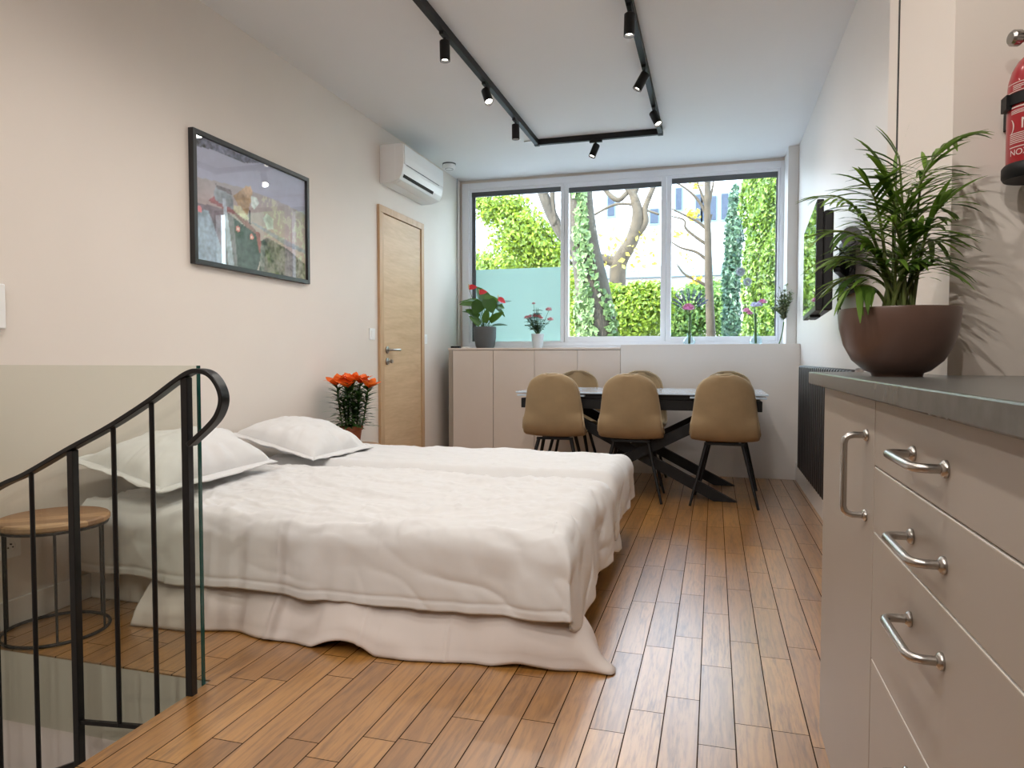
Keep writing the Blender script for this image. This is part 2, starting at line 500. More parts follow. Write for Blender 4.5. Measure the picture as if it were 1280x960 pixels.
def leaf_cloud(name, mat, parent, pts, nrm, size, aspect=0.6, jitter=0.6):
    """many small kite leaves: pts (n,3), nrm (n,3) outward directions"""
    pts = np.asarray(pts, float)
    n = len(pts)
    nr = np.asarray(nrm, float) + rng.normal(0, jitter, (n, 3))
    nr /= np.linalg.norm(nr, axis=1)[:, None] + 1e-9
    t = rng.normal(0, 1, (n, 3)) + np.array([0, 0, -0.5])
    t -= nr * (t * nr).sum(1)[:, None]
    t /= np.linalg.norm(t, axis=1)[:, None] + 1e-9
    s = np.cross(nr, t)
    sz = size * rng.uniform(0.6, 1.25, n)[:, None]
    v = np.empty((n, 4, 3))
    v[:, 0] = pts - t * sz * 0.5
    v[:, 1] = pts + s * sz * aspect * 0.5 + nr * sz * 0.08
    v[:, 2] = pts + t * sz * 0.6
    v[:, 3] = pts - s * sz * aspect * 0.5 + nr * sz * 0.08
    me = bpy.data.meshes.new(name)
    if parent is not None:
        inv = np.array(wmat(parent).inverted())
        v = v @ inv[:3, :3].T + inv[:3, 3]
    me.from_pydata(v.reshape(-1, 3).tolist(), [], np.arange(n * 4).reshape(n, 4).tolist())
    me.materials.append(M[mat])
    o = bpy.data.objects.new(name, me)
    COL.objects.link(o)
    if parent is not None:
        o.parent = parent
    return o

def ell_points(center, radii, n, inner=0.55):
    d = rng.normal(0, 1, (n, 3))
    d /= np.linalg.norm(d, axis=1)[:, None]
    r = rng.uniform(inner, 1.0, n)[:, None]
    return np.array(center) + d * r * np.array(radii), d

# ------------------------------------------------------------------ camera
YAW, PIT, FPX = 0.2825, 0.0371, 870.0
cam = bpy.data.cameras.new('camera')
cam.sensor_width = 36.0
cam.lens = 36.0 * FPX / 1280.0
cam.clip_start = 0.02
co = bpy.data.objects.new('camera', cam)
COL.objects.link(co)
co.location = (0, 0, 0.98)
co.rotation_euler = (PI / 2 - PIT, 0, YAW)
SC.camera = co

# ------------------------------------------------------------------ room shell
LW, RW, CZ = -2.46, 0.66, 2.745
WY = 6.63          # window plane
LY = 5.98          # face of the ledge under the window
RY = -3.0          # rear of the room
WX, WYE = -1.46, 1.745   # stair opening edges

structure(MB().box(WX, 1.6, RY, 6.8, -0.005, 0).box(LW, WX, WYE, 6.8, -0.005, 0), 'floor', 'plank')
structure(MB().box(LW - 0.2, 1.8, RY - 0.2, 6.9, CZ, CZ + 0.2), 'ceiling', 'ceil')
structure(MB().box(LW - 0.15, LW, RY, 6.9, -2.6, CZ), 'wall_left', 'wall')
structure(MB().box(RW, RW + 0.15, 1.99, 6.9, 0, CZ), 'wall_right', 'wall_r')
structure(MB().box(0.417, 1.6, 1.47, 1.878, 0, CZ), 'wall_pillar', 'wall')
structure(MB().box(0.4165, 0.62, 1.892, 1.985, 0, CZ), 'trim_1', 'wall', bevel=0.002)
structure(MB().box(0.4160, 0.6, 1.8785, 1.8915, 0, CZ), 'gap_shade_strip', 'gap')  # flush dark strip that paints the shade of a narrow gap
structure(MB().box(1.6, 1.75, RY, 1.6, 0, CZ), 'wall_kitchen', 'wall')
structure(MB().box(LW, 1.75, RY - 0.15, RY, -2.6, CZ), 'wall_rear', 'wall')
# window wall: strip above, below and beside the window
structure(MB().box(LW, RW, WY - 0.005, WY + 0.2, 2.716, CZ).box(LW, RW, WY - 0.005, WY + 0.2, 0, 1.098)
          .box(LW, -2.434, WY - 0.005, WY + 0.2, 1.098, 2.716).box(0.591, RW, WY - 0.005, WY + 0.2, 1.098, 2.716), 'wall_window', 'wall')
structure(MB().box(0.578, RW - 0.001, 6.28, WY - 0.006, 1.097, CZ), 'wall_pipe_casing', 'ledge')
structure(MB().box(-0.767, RW - 0.001, LY, WY - 0.006, 0, 1.096), 'wall_ledge', 'ledge', bevel=0.003)
structure(MB().box(RW - 0.022, RW, 1.99, 5.30, 0, 0.145).box(RW - 0.022, RW, 5.306, LY, 0, 0.145), 'baseboard_right', 'white', bevel=0.003)
structure(MB().box(LW, LW + 0.014, WYE + 0.002, 4.80, 0, 0.10).box(LW, LW + 0.014, 5.66, WY, 0, 0.10), 'baseboard_left', 'white', bevel=0.002)
# stairwell below the floor
structure(MB().box(LW, WX, WYE, WYE + 0.2, -2.6, -0.006), 'wall_stairwell_back', 'wellwall')
structure(MB().box(WX, WX + 0.15, RY, WYE - 0.001, -2.6, -0.006), 'wall_stairwell_side', 'wellwall')
structure(MB().box(LW, WX, RY, WYE, -2.7, -2.6), 'floor_stairwell', 'plank')
structure(MB().tube([(LW + 0.012, 6.5, 1.10), (LW + 0.012, 6.5, CZ)], 0.006, 6), 'trim_3', 'steel')

# ------------------------------------------------------------------ window
win = thing('window_1', 'wide white three-pane window over the ledge at the far end', 'window', (-0.92, WY, 1.10), kind='structure')
x0, x1, z0, z1 = -2.436, 0.593, 1.097, 2.717
g = MB()
g.box(-2.365, 0.545, WY - 0.03, WY + 0.06, 2.655, z1).box(-2.365, 0.545, WY - 0.03, WY + 0.06, z0, 1.135)
g.box(x0, -2.365, WY - 0.03, WY + 0.06, z0, z1).box(0.545, x1, WY - 0.03, WY + 0.06, z0, z1)
g.build('window_frame', 'upvc', win, bevel=0.004)
panes = [(-2.341, -1.433, 1.147, 2.63), (-1.355, -0.485, 1.187, 2.612), (-0.391, 0.525, 1.178, 2.63)]
sash_x = [(-2.365, -1.395), (-1.395, -0.437), (-0.437, 0.545)]
for i, ((a, b, c, d), (s0, s1)) in enumerate(zip(panes, sash_x)):
    q = MB()
    q.box(s0 + 0.002, a, WY - 0.015, WY + 0.05, 1.135, 2.655).box(b, s1 - 0.002, WY - 0.015, WY + 0.05, 1.135, 2.655)
    q.box(a, b, WY - 0.015, WY + 0.05, 1.135, c).box(a, b, WY - 0.015, WY + 0.05, d, 2.655)
    sash = q.build('sash', 'upvc', win, bevel=0.003)
    MB().box(a - 0.01, b + 0.01, WY + 0.030, WY + 0.036, c - 0.01, d + 0.01).build('glass_pane', 'pane', sash)
    q = MB().box(a, b, WY - 0.004, WY + 0.02, d - 0.045, d)
    if i == 0:
        q.box(a, a + 0.035, WY + 0.004, WY + 0.02, c, d)
    if i == 2:
        q.box(b - 0.012, b, WY + 0.004, WY + 0.02, c, d)
    q.build('blind_cassette', 'dgrey', sash)
    if i == 0:
        MB().box(a + 0.002, b - 0.002, WY + 0.022, WY + 0.026, c, 1.865).build('frosted_film', 'film', sash)
# sill board of the window (behind the cupboard)
structure(MB().box(-2.44, -0.770, 6.59, WY - 0.006, 1.06, 1.096), 'trim_4', 'upvc')

# ------------------------------------------------------------------ door in the left wall
dr = thing('door_1', 'flat oak door with lever handle in the left wall', 'door', (LW, 5.23, 0), kind='structure')
g = MB()
g.box(LW, LW + 0.022, 4.811, 4.878, 0, 2.0918).box(LW, LW + 0.022, 5.598, 5.652, 0, 2.0918).box(LW, LW + 0.022, 4.811, 5.652, 2.092, 2.145)
g.build('door_frame', 'doorframe', dr, bevel=0.002)
MB().box(LW, LW + 0.012, 4.883, 5.594, 0.008, 2.087).build('door_leaf', 'door', dr, bevel=0.0015)
MB().box(LW, LW + 0.004, 4.876, 5.60, 0.0, 2.094).build('gap_shadow', 'gap', dr)
h = MB()
hx = LW + 0.012
h.lathe([(0.0, 0), (0.027, 0), (0.027, 0.009), (0.024, 0.011), (0.0, 0.011)], (hx, 4.94, 1.045), 20, (1, 0, 0))
h.tube([(hx, 4.94, 1.045), (hx + 0.045, 4.94, 1.045), (hx + 0.055, 4.95, 1.045), (hx + 0.055, 5.065, 1.045)], 0.009, 8)
h.build('handle', 'steel', dr, smooth=45)
h = MB()
h.lathe([(0.0, 0), (0.027, 0), (0.027, 0.009), (0.024, 0.011), (0.0, 0.011)], (hx, 4.94, 0.955), 20, (1, 0, 0))
h.lathe([(0.005, 0.01), (0.005, 0.03), (0.014, 0.03), (0.016, 0.036), (0.014, 0.045), (0.0, 0.045)], (hx, 4.945, 0.955), 12, (1, 0, 0))
h.build('lock', 'steel', dr, smooth=45)

# ------------------------------------------------------------------ low cupboard below the window, left half
cb = thing('low_cupboard', 'long beige built-in cupboard under the left half of the window', 'cupboard', (-1.55, LY, 0))
cx = [-2.302, -1.912, -1.529, -1.142, -0.769]
MB().box(-2.302, -0.769, LY + 0.02, 6.585, 0.0, 1.052).build('carcass', 'cupb', cb)
MB().box(-2.341, -2.304, LY, 6.585, 0, 1.052).build('side_panel', M['taupe'], cb)
for i in range(4):
    MB().box(cx[i] + 0.002, cx[i + 1] - 0.002, LY, LY + 0.019, 0.06, 1.050).build('door', 'cupb', cb, bevel=0.0015)
MB().box(-2.345, -0.769, LY - 0.004, 6.588, 1.054, 1.072).build('top_board', 'cupb', cb, bevel=0.002)
CUPZ = 1.072

# ------------------------------------------------------------------ kitchen unit on the right
KX = 0.235
ku = thing('kitchen_base_unit', 'taupe kitchen base unit with one door and a stack of drawers', 'kitchen cabinet', (0.4, 1.1, 0))
MB().box(KX + 0.02, 0.80, 0.56, 1.462, 0.15, 0.919).box(KX + 0.02, 0.41, 1.462, 1.658, 0.15, 0.919).build('carcass', 'gap', ku)
MB().box(KX + 0.07, 0.80, 0.56, 1.462, 0, 0.15).box(KX + 0.07, 0.41, 1.462, 1.62, 0, 0.15).build('plinth', 'taupe', ku)
MB().box(KX + 0.02, 0.412, 1.658, 1.664, 0.15, 0.919).build('end_panel', 'taupe', ku)
kd = MB().box(KX, KX + 0.019, 1.164, 1.664, 0.15, 0.916).build('door', 'taupe', ku, bevel=0.0012)

def bar_handle(a, b, out, r=0.0052, bend=0.014):
    """tubular bar handle between feet a and b, standing out along vector out"""
    a, b, o = V(a), V(b), V(out)
    d = (b - a).normalized()
    on = o.normalized()
    m = MB()
    def corner(p, sgn):
        c = p + o
        return [c - on * bend, c - on * bend * 0.45 + d * sgn * bend * 0.14, c - on * bend * 0.14 + d * sgn * bend * 0.45, c + d * sgn * bend]
    path = [a, a + o * 0.3] + corner(a, 1) + corner(b, -1)[::-1] + [b + o * 0.3, b]
    m.tube(path, r, 12)
    for p in (a, b):
        m.lathe([(0.0, 0), (0.0095, 0), (0.0100, 0.002), (0.0085, 0.0045), (0.0055, 0.007)], p, 16, on)
    return m

bar_handle((KX, 1.213, 0.858), (KX, 1.213, 0.730), (-0.034, 0, 0)).build('handle', 'chrome', kd, smooth=50)
dz = [(0.818, 0.916), (0.719, 0.815), (0.523, 0.716), (0.15, 0.520)]
for i, (a, b) in enumerate(dz):
    fr = MB().box(KX, KX + 0.019, 0.562, 1.160, a, b).build('drawer', 'taupe', ku, bevel=0.0012)
    MB().box(KX + 0.0005, KX + 0.012, 0.5625, 1.1595, b - 0.0004, b + 0.0006).build('edge_highlight', 'edgelight', fr)  # thin pale strip paints the light caught by the top edge
    hz = 0.864 if i == 0 else (0.7625 if i == 1 else (0.660 if i == 2 else 0.465))
    bar_handle((KX, 0.945, hz), (KX, 0.821, hz), (-0.032, 0, 0)).build('handle', 'chrome', fr, smooth=50)
# a second unit runs on past the photographer
k2 = MB()
ku2 = thing('kitchen_base_unit', 'taupe kitchen base unit nearest the camera at the right edge', 'kitchen cabinet', (0.4, 0.2, 0))
MB().box(KX + 0.02, 0.80, -0.6, 0.558, 0.15, 0.919).build('carcass', 'gap', ku2)
MB().box(KX, KX + 0.019, -0.598, 0.558, 0.15, 0.916).build('door', 'taupe', ku2, bevel=0.0012)
MB().box(KX + 0.07, 0.80, -0.6, 0.558, 0, 0.15).build('plinth', 'taupe', ku2)
ct = MB()
ct.prism([(0.215, -0.6), (0.95, -0.6), (0.95, 1.468), (0.4155, 1.468), (0.4155, 1.785), (0.222, 1.785), (0.215, 1.775)],
         lambda p: (p[0], p[1], 0.920), lambda p: (p[0], p[1], 0.948))
ct = ct.build('worktop', 'counter', bevel=0.0025)
tag(ct, 'dark grey stone worktop running along the top of the taupe kitchen units', 'worktop')
CT = 0.948

# ------------------------------------------------------------------ track lighting
tr = thing('track_lighting_rail', 'black U-shaped lighting track fixed to the ceiling', 'lighting track', (-0.9, 4.0, CZ))
TXL, TXR, TYE, TZ = -1.395, -0.415, 5.53, 2.722
def rail(a, b):
    m = MB().beam(a, b, 0.034, 0.045)
    return m
rail((TXL, -1.5, TZ), (TXL, TYE, TZ)).build('rail_section', 'black', tr, bevel=0.002)
rail((TXR, -1.5, TZ), (TXR, TYE, TZ)).build('rail_section', 'black', tr, bevel=0.002)
rail((TXL - 0.017, TYE, TZ + 0.0005), (TXR + 0.017, TYE, TZ + 0.0005)).build('rail_section', 'black', tr, bevel=0.002)
MB().box(TXL - 0.02, TXL + 0.02, TYE - 0.02, TYE + 0.02, TZ - 0.026, TZ).build('corner_joint', 'black', tr, bevel=0.002)
MB().box(TXR - 0.02, TXR + 0.02, TYE - 0.02, TYE + 0.02, TZ - 0.026, TZ).build('corner_joint', 'black', tr, bevel=0.002)
MB().tube([(TXL - 0.02, TYE, CZ - 0.004), (TXL - 0.11, TYE + 0.01, CZ - 0.004)], 0.004, 6).build('feed_cable', 'steel', tr)

SPOT_W = 19.0
def spot(x, y, aim, label, power=1.0, along='Y'):
    d = V(aim).normalized()
    t = thing('track_spotlight', label, 'spotlight', (x, y, TZ - 0.023), group='black spotlights on the ceiling track')
    zb = TZ - 0.023
    m = MB()
    if along == 'Y':
        m.box(x - 0.012, x + 0.012, y - 0.05, y + 0.05, zb - 0.016, zb)
    else:
        m.box(x - 0.05, x + 0.05, y - 0.012, y + 0.012, zb - 0.016, zb)
    m.tube([(x, y, zb - 0.016), (x, y, zb - 0.045)], 0.007, 8)
    m.build('adapter', 'black', t, bevel=0.001)
    p = V((x, y, zb - 0.050))
    a = p - d * 0.018
    b = p + d * 0.088
    s = 0.0275
    MB().lathe([(0.0, 0), (s * 0.9, 0), (s, 0.003), (s, 0.106), (s * 0.88, 0.106), (s * 0.84, 0.090), (0.0, 0.088)], a, 24, d).build('housing', 'black', t, smooth=40)
    MB().lathe([(0.0, 0.0), (s * 0.80, 0.0), (s * 0.80, 0.002), (0.0, 0.0035)], a + d * 0.0905, 20, d).build('bulb', 'lens', t, smooth=60)
    l = bpy.data.lights.new('spot_beam', 'SPOT')
    l.energy = SPOT_W * power
    l.color = (1.0, 0.935, 0.865)
    l.spot_size = math.radians(158)
    l.spot_blend = 1.0
    l.shadow_soft_size = 0.02
    o = bpy.data.objects.new('spot_beam', l)
    COL.objects.link(o)
    o.parent = t
    o.location = V((0, 0, -0.050)) + d * 0.105
    o.rotation_mode = 'QUATERNION'
    o.rotation_quaternion = V((0, 0, -1)).rotation_difference(d)
    return t

spot(TXL, 3.52, (0.02, 0.0, -1), 'black spotlight hanging straight down on the left ceiling track, nearest the camera')
spot(TXL, 4.22, (0.42, -0.45, -1), 'glowing black spotlight tilted towards the room, middle of the left track')
spot(TXL, 4.90, (0.0, 0.03, -1), 'black spotlight hanging straight down beside the far left corner of the track')
spot(-0.915, TYE, (-0.35, -0.25, -1), 'black spotlight in the middle of the short cross track', along='X')
spot(TXR, 3.50, (-0.02, 0.0, -1), 'black spotlight hanging straight down on the right track, cut by the top edge')
spot(TXR, 4.24, (-0.55, -0.10, -1), 'black spotlight tilted to the left, middle of the right track')
spot(TXR, 4.92, (0.45, -0.35, -1), 'glowing black spotlight tilted to the right, by the far right corner of the track')
for yy in (2.6, 1.7, 0.7, -0.3, -1.2):  # lamps added out of view on the same track to light the room
    spot(TXL, yy, (-0.1, 0.45, -1) if yy < 1 else (-0.1, 0.05, -1), 'unseen black spotlight added on the left track for room light', power=1.6 if yy < 1 else 1.0)
for yy in (2.6, 1.7, 0.7, -0.3, -1.2):  # more lamps added out of view, the rear ones boosted for the niche wall
    spot(TXR, yy, (0.30, 0.80, -1) if yy < 1 else (-0.3, 0.15, -1), 'unseen black spotlight added on the right track for room light', power=2.2 if yy < 1 else 0.8)

# smoke detector
sd = thing('smoke_detector', 'round white smoke detector on the ceiling near the window', 'smoke detector', (-2.33, 5.98, CZ))
MB().lathe([(0.0, 0), (0.060, 0), (0.060, -0.010), (0.0, -0.010)], (-2.33, 5.98, CZ), 32).build('base_ring', 'dgrey', sd, smooth=40)
MB().lathe([(0.0, -0.010), (0.056, -0.010), (0.057, -0.030), (0.048, -0.046), (0.020, -0.050), (0.0, -0.050)], (-2.33, 5.98, CZ), 32).build('cover', 'plastic', sd, smooth=50)
MB().tube([(-2.33 + 0.036 * math.cos(a), 5.98 + 0.036 * math.sin(a), CZ - 0.0485) for a in (2 * PI * i / 28 for i in range(28))], 0.0022, 6, closed=True).build('vent_ring', 'dgrey', sd)

# ------------------------------------------------------------------ air conditioner
ac = thing('air_conditioner', 'white wall-mounted air conditioner above the oak door', 'air conditioner', (LW, 5.25, 2.3))
ay0, ay1 = 4.86, 5.66
prof = [(0.0, 2.60), (0.185, 2.60), (0.195, 2.592), (0.20, 2.50), (0.197, 2.425), (0.185, 2.37), (0.165, 2.335), (0.10, 2.312), (0.0, 2.312)]
MB().prism(prof, lambda p: (LW + p[0], ay0, p[1]), lambda p: (LW + p[0], ay1, p[1])).build('body', 'plastic', ac, bevel=0.004)
pr2 = [(0.196, 2.592), (0.203, 2.585), (0.206, 2.50), (0.204, 2.447), (0.198, 2.447), (0.198, 2.50)]
MB().prism(pr2, lambda p: (LW + p[0], ay0 + 0.012, p[1]), lambda p: (LW + p[0], ay1 - 0.012, p[1])).build('front_panel', 'plastic', ac, bevel=0.001)
MB().prism([(0.2, 2.446), (0.2035, 2.446), (0.203, 2.4425), (0.2, 2.4425)], lambda p: (LW + p[0], ay0 + 0.05, p[1]), lambda p: (LW + p[0], ay1 - 0.1, p[1])).build('panel_gap', 'dgrey', ac)
MB().prism([(0.178, 2.352), (0.1855, 2.369), (0.1875, 2.374), (0.1895, 2.373), (0.187, 2.365), (0.180, 2.350)], lambda p: (LW + p[0], ay0 + 0.03, p[1]), lambda p: (LW + p[0], ay1 - 0.19, p[1])).build('air_slot', 'gap', ac)
MB().prism([(0.130, 2.318), (0.163, 2.330), (0.166, 2.327), (0.132, 2.314)], lambda p: (LW + p[0], ay0 + 0.03, p[1]), lambda p: (LW + p[0], ay1 - 0.19, p[1])).build('louvre', 'plastic', ac)
MB().box(LW + 0.09, LW + 0.13, ay0 - 0.0015, ay0 + 0.002, 2.33, 2.585).build('side_seam', 'plastic', ac)

# ------------------------------------------------------------------ framed picture
pf = thing('framed_poster', 'black framed poster of a vehicle under a grey-blue sky, on the left wall', 'picture', (LW, 3.345, 1.76))
py0, py1, pz0, pz1, ft, fd = 2.842, 3.848, 1.442, 2.098, 0.024, 0.030
g = MB()
g.box(LW, LW + fd, py0, py0 + ft, pz0, pz1).box(LW, LW + fd, py1 - ft, py1, pz0, pz1)
g.box(LW, LW + fd, py0 + ft, py1 - ft, pz0, pz0 + ft).box(LW, LW + fd, py0 + ft, py1 - ft, pz1 - ft, pz1)
g.build('frame', 'frameblack', pf, bevel=0.0015)
# the print: a flat sheet whose inks are drawn as shapes
NU, NV = 150, 98
def inside(poly, x, y):
    c = False
    n = len(poly)
    for i in range(n):
        xa, ya = poly[i]
        xb, yb = poly[i - 1]
        if (ya > y) != (yb > y) and x < (xb - xa) * (y - ya) / (yb - ya) + xa:
            c = not c
    return c
shapes = [
    ([(0, 1), (0.55, 1), (0.40, 0.935), (0.12, 0.93), (0, 0.905)], (0.17, 0.18, 0.26)),
    ([(0.0, 0.46), (0.22, 0.47), (0.42, 0.36), (0.48, 0.26), (0.40, 0.0), (0.0, 0.0)], (0.22, 0.19, 0.22)),
    ([(0.0, 0.40), (0.10, 0.42), (0.16, 0.25), (0.24, 0.0), (0.0, 0.0)], (0.36, 0.47, 0.56)),
    ([(0.10, 0.50), (0.30, 0.45), (0.46, 0.33), (0.52, 0.34), (0.30, 0.53), (0.14, 0.55)], (0.30, 0.13, 0.14)),
    ([(0.30, 0.42), (0.52, 0.32), (0.55, 0.18), (0.50, 0.0), (0.33, 0.0)], (0.055, 0.055, 0.065)),
    ([(0.49, 0.36), (0.53, 0.35), (0.55, 0.17), (0.52, 0.17)], (0.42, 0.10, 0.11)),
    ([(0.54, 0.28), (0.60, 0.33), (0.80, 0.27), (1.0, 0.16), (1.0, 0.0), (0.52, 0.0)], (0.20, 0.18, 0.17)),
    ([(0.46, 0.435), (1.0, 0.30), (1.0, 0.265), (0.78, 0.30), (0.46, 0.42)], (0.33, 0.33, 0.38)),
    ([(0.30, 0.61), (0.36, 0.675), (0.43, 0.655), (0.46, 0.62), (0.44, 0.585), (0.42, 0.47), (0.36, 0.50)], (0.42, 0.29, 0.17)),
    ([(0.36, 0.675), (0.41, 0.735), (0.45, 0.745), (0.47, 0.70), (0.45, 0.64), (0.40, 0.63)], (0.55, 0.40, 0.26)),
    ([(0.14, 0.57), (0.16, 0.645), (0.28, 0.635), (0.30, 0.56), (0.30, 0.49), (0.16, 0.52)], (0.30, 0.34, 0.38)),
    ([(0.16, 0.66), (0.28, 0.65), (0.29, 0.615), (0.17, 0.625)], (0.16, 0.14, 0.15)),
    ([(0.30, 0.53), (0.36, 0.54), (0.44, 0.45), (0.40, 0.43), (0.30, 0.48)], (0.58, 0.58, 0.42)),
    ([(0.43, 0.53), (0.445, 0.53), (0.45, 0.41), (0.435, 0.41)], (0.06, 0.06, 0.07)),
    ([(0.455, 0.66), (0.50, 0.665), (0.53, 0.62), (0.48, 0.55), (0.45, 0.58)], (0.62, 0.72, 0.70)),
    ([(0.56, 0.50), (0.60, 0.55), (0.66, 0.52), (0.66, 0.42), (0.60, 0.40)], (0.58, 0.66, 0.62)),
    ([(0.21, 0.56), (0.235, 0.56), (0.30, 0.0), (0.25, 0.0)], (0.50, 0.57, 0.66)),
]
discs = [((0.035, 0.41), 0.026, (0.72, 0.25, 0.27)), ((0.335, 0.335), 0.026, (0.72, 0.22, 0.22)), ((0.455, 0.295), 0.026, (0.75, 0.25, 0.22)),
         ((0.335, 0.335), 0.012, (0.8, 0.6, 0.55)), ((0.455, 0.295), 0.012, (0.8, 0.6, 0.55))]
iy0, iy1, iz0, iz1 = py0 + ft, py1 - ft, pz0 + ft, pz1 - ft
gx = LW + 0.012
g = MB().grid(lambda u, v: (gx, iy0 + (iy1 - iy0) * u, iz0 + (iz1 - iz0) * v), NU, NV)
pr = g.build('print', 'print', pf)
ca = pr.data.color_attributes.new('ink', 'FLOAT_COLOR', 'POINT')
cols = []
for j in range(NV):
    for i in range(NU):
        u, v = i / (NU - 1), j / (NV - 1)
        nz = mnoise.noise(V((u * 9, v * 9, 1.3))) * 0.5 + mnoise.noise(V((u * 26, v * 20, 4.1))) * 0.45 + mnoise.noise(V((u * 60, v * 40, 2.2))) * 0.4
        if v > 0.66 + 0.05 * math.sin(u * 3):
            c = V((0.43, 0.45, 0.58)) * (1.0 + 0.10 * nz)
        else:
            k = max(0, min(1, (0.70 - v) / 0.4))
            c = V((0.40, 0.38, 0.40)).lerp(V((0.52, 0.40, 0.38)), k) * (1 + 0.25 * nz)
            if u > 0.55 and nz > 0.22:
                c = V((0.55, 0.56, 0.46))
        for poly, cc in shapes:
            if inside(poly, u, v):
                kk = 0.75 if cc[0] > 0.21 else 1.9
                c = V(cc) * (1 + kk * nz)
        for (a, b), r, cc in discs:
            if (u - a) ** 2 + ((v - b) * 0.65) ** 2 < r * r * 0.45:
                c = V(cc)
        c = c * 1.25
        cols += [max(0, c[0]), max(0, c[1]), max(0, c[2]), 1.0]
ca.data.foreach_set('color', cols)
MB().box(LW + 0.018, LW + 0.021, iy0, iy1, iz0, iz1).build('glazing', 'picglass', pf)

# ------------------------------------------------------------------ switches, sockets, small wall things
def plate(name, label, cat, y, z, w=0.082, hgt=0.085, kind='switch', x=LW):
    t = thing(name, label, cat, (x, y, z))
    MB().box(x, x + 0.008, y - w / 2, y + w / 2, z - hgt / 2, z + hgt / 2).build('plate', 'plastic', t, bevel=0.002)
    if kind == 'switch':
        MB().box(x + 0.008, x + 0.012, y - w * 0.2, y + w * 0.2, z - hgt * 0.3, z + hgt * 0.3).build('rocker', 'plastic', t, bevel=0.001)
    else:
        MB().lathe([(0.021, 0.0), (0.021, 0.0015), (0.0185, 0.0015), (0.0185, 0.0003), (0.0, 0.0003)], (x + 0.008, y, z), 20, (1, 0, 0)).build('well', 'plastic', t)
        q = MB()
        for dy in (-0.009, 0.009):
            q.lathe([(0.003, 0.0), (0.003, 0.0015), (0.0, 0.0015)], (x + 0.0085, y + dy, z - 0.003), 8, (1, 0, 0))
        q.lathe([(0.003, 0.0), (0.003, 0.006), (0.0, 0.006)], (x + 0.0085, y, z + 0.009), 8, (1, 0, 0))
        q.build('holes', 'gap', t)
    return t
plate('light_switch', 'white light switch left of the oak door', 'switch', 4.712, 1.16)
plate('light_switch', 'white light switch right of the oak door', 'switch', 5.715, 1.147, w=0.06)
plate('power_outlet', 'white power outlet on the left wall behind the round stool', 'outlet', 1.90, 0.295, kind='socket')
MB_ = MB().box(LW, LW + 0.022, 1.77, 1.897, 1.085, 1.245).build('wall_control', 'plastic', bevel=0.004)
tag(MB_, 'white control box on the left wall, cut by the left edge of the photo', 'control panel')

# ------------------------------------------------------------------ radiator
rd = thing('radiator', 'black vertical-ribbed radiator low on the right wall by the ledge', 'radiator', (0.6, 4.3, 0.16))
q = MB()
ry0, ry1, nr_ = 3.36, 5.24, 24
for i in range(nr_):
    y = ry0 + (ry1 - ry0) * i / (nr_ - 1)
    q.box(0.570, 0.630, y - 0.020, y + 0.020, 0.205, 0.928)
q.build('ribs', 'rad', rd, bevel=0.014, bseg=3, smooth=60)
MB().box(0.592, 0.618, ry0 - 0.01, ry1 + 0.01, 0.225, 0.265).box(0.592, 0.618, ry0 - 0.01, ry1 + 0.01, 0.865, 0.905).build('header', 'rad', rd)
q = MB()
q.tube([(0.605, ry0 - 0.008, 0.885), (0.605, ry0 - 0.04, 0.885), (0.640, ry0 - 0.05, 0.885)], 0.010, 10)
q.lathe([(0.0, 0), (0.018, 0), (0.020, 0.02), (0.017, 0.045), (0.0, 0.05)], (0.605, ry0 - 0.03, 0.89), 14, (0, -0.5, 1))
q.build('valve', 'steel', rd, smooth=40)
for yb in (3.8, 4.8):
    MB().box(0.628, RW - 0.002, yb, yb + 0.04, 0.25, 0.85).build('wall_bracket', 'rad', rd)

# ------------------------------------------------------------------ television
tv = thing('television', 'flat black television on a wall arm, seen edge-on', 'television', (0.5, 3.9, 1.4))
a0, a1 = V((0.440, 3.44, 0)), V((0.492, 4.36, 0))
dT = (a1 - a0).normalized()
nT = V((-dT.y, dT.x, 0))           # towards the room
zb, zt = 1.198, 1.700
def tvbox(m, s0, s1, d0, d1, za, zb_):
    L_ = (a1 - a0).length
    pts = []
    for z in (za, zb_):
        for s, d in ((s0, d0), (s1, d0), (s1, d1), (s0, d1)):
            p = a0 + dT * (s * L_) - nT * d
            pts.append((p.x, p.y, z))
    return m.add(pts, [(3, 2, 1, 0), (4, 5, 6, 7), (0, 1, 5, 4), (1, 2, 6, 5), (2, 3, 7, 6), (3, 0, 4, 7)])
tvbox(MB(), 0, 1, 0.0, 0.030, zb, zt).build('casing', 'tvblack', tv, bevel=0.004)
tvbox(MB(), 0.012, 0.988, -0.0012, 0.004, zb + 0.022, zt - 0.010).build('screen', 'screen', tv)
tvbox(MB(), 0.004, 0.97, 0.030, 0.072, zb + 0.0, zt - 0.05).build('rear_housing', 'tvblack', tv, bevel=0.008)
tvbox(MB(), 0.40, 0.56, 0.001, 0.05, zb - 0.012, zb - 0.001).build('sensor', 'tvblack', tv)
mt = MB()
mt.box(0.63, RW - 0.002, 3.75, 4.05, 1.30, 1.58)
mt.beam((0.63, 3.90, 1.44), (0.555, 3.62, 1.44), 0.03, 0.05).beam((0.555, 3.62, 1.44), (0.515, 3.80, 1.44), 0.03, 0.05)
mt.beam((0.63, 3.90, 1.40), (0.555, 3.62, 1.40), 0.03, 0.02)
tvbox(mt, 0.25, 0.29, 0.066, 0.085, 1.28, 1.60)
tvbox(mt, 0.48, 0.52, 0.066, 0.085, 1.28, 1.60)
mt.build('wall_arm', 'tvblack', tv, bevel=0.002)
MB().lathe([(0.0, 0), (0.045, 0), (0.045, 0.02), (0.0, 0.02)], (0.60, 3.52, 1.535), 20, (-0.35, -1, 0)).build('cable_spool', 'dgrey', tv, smooth=40)
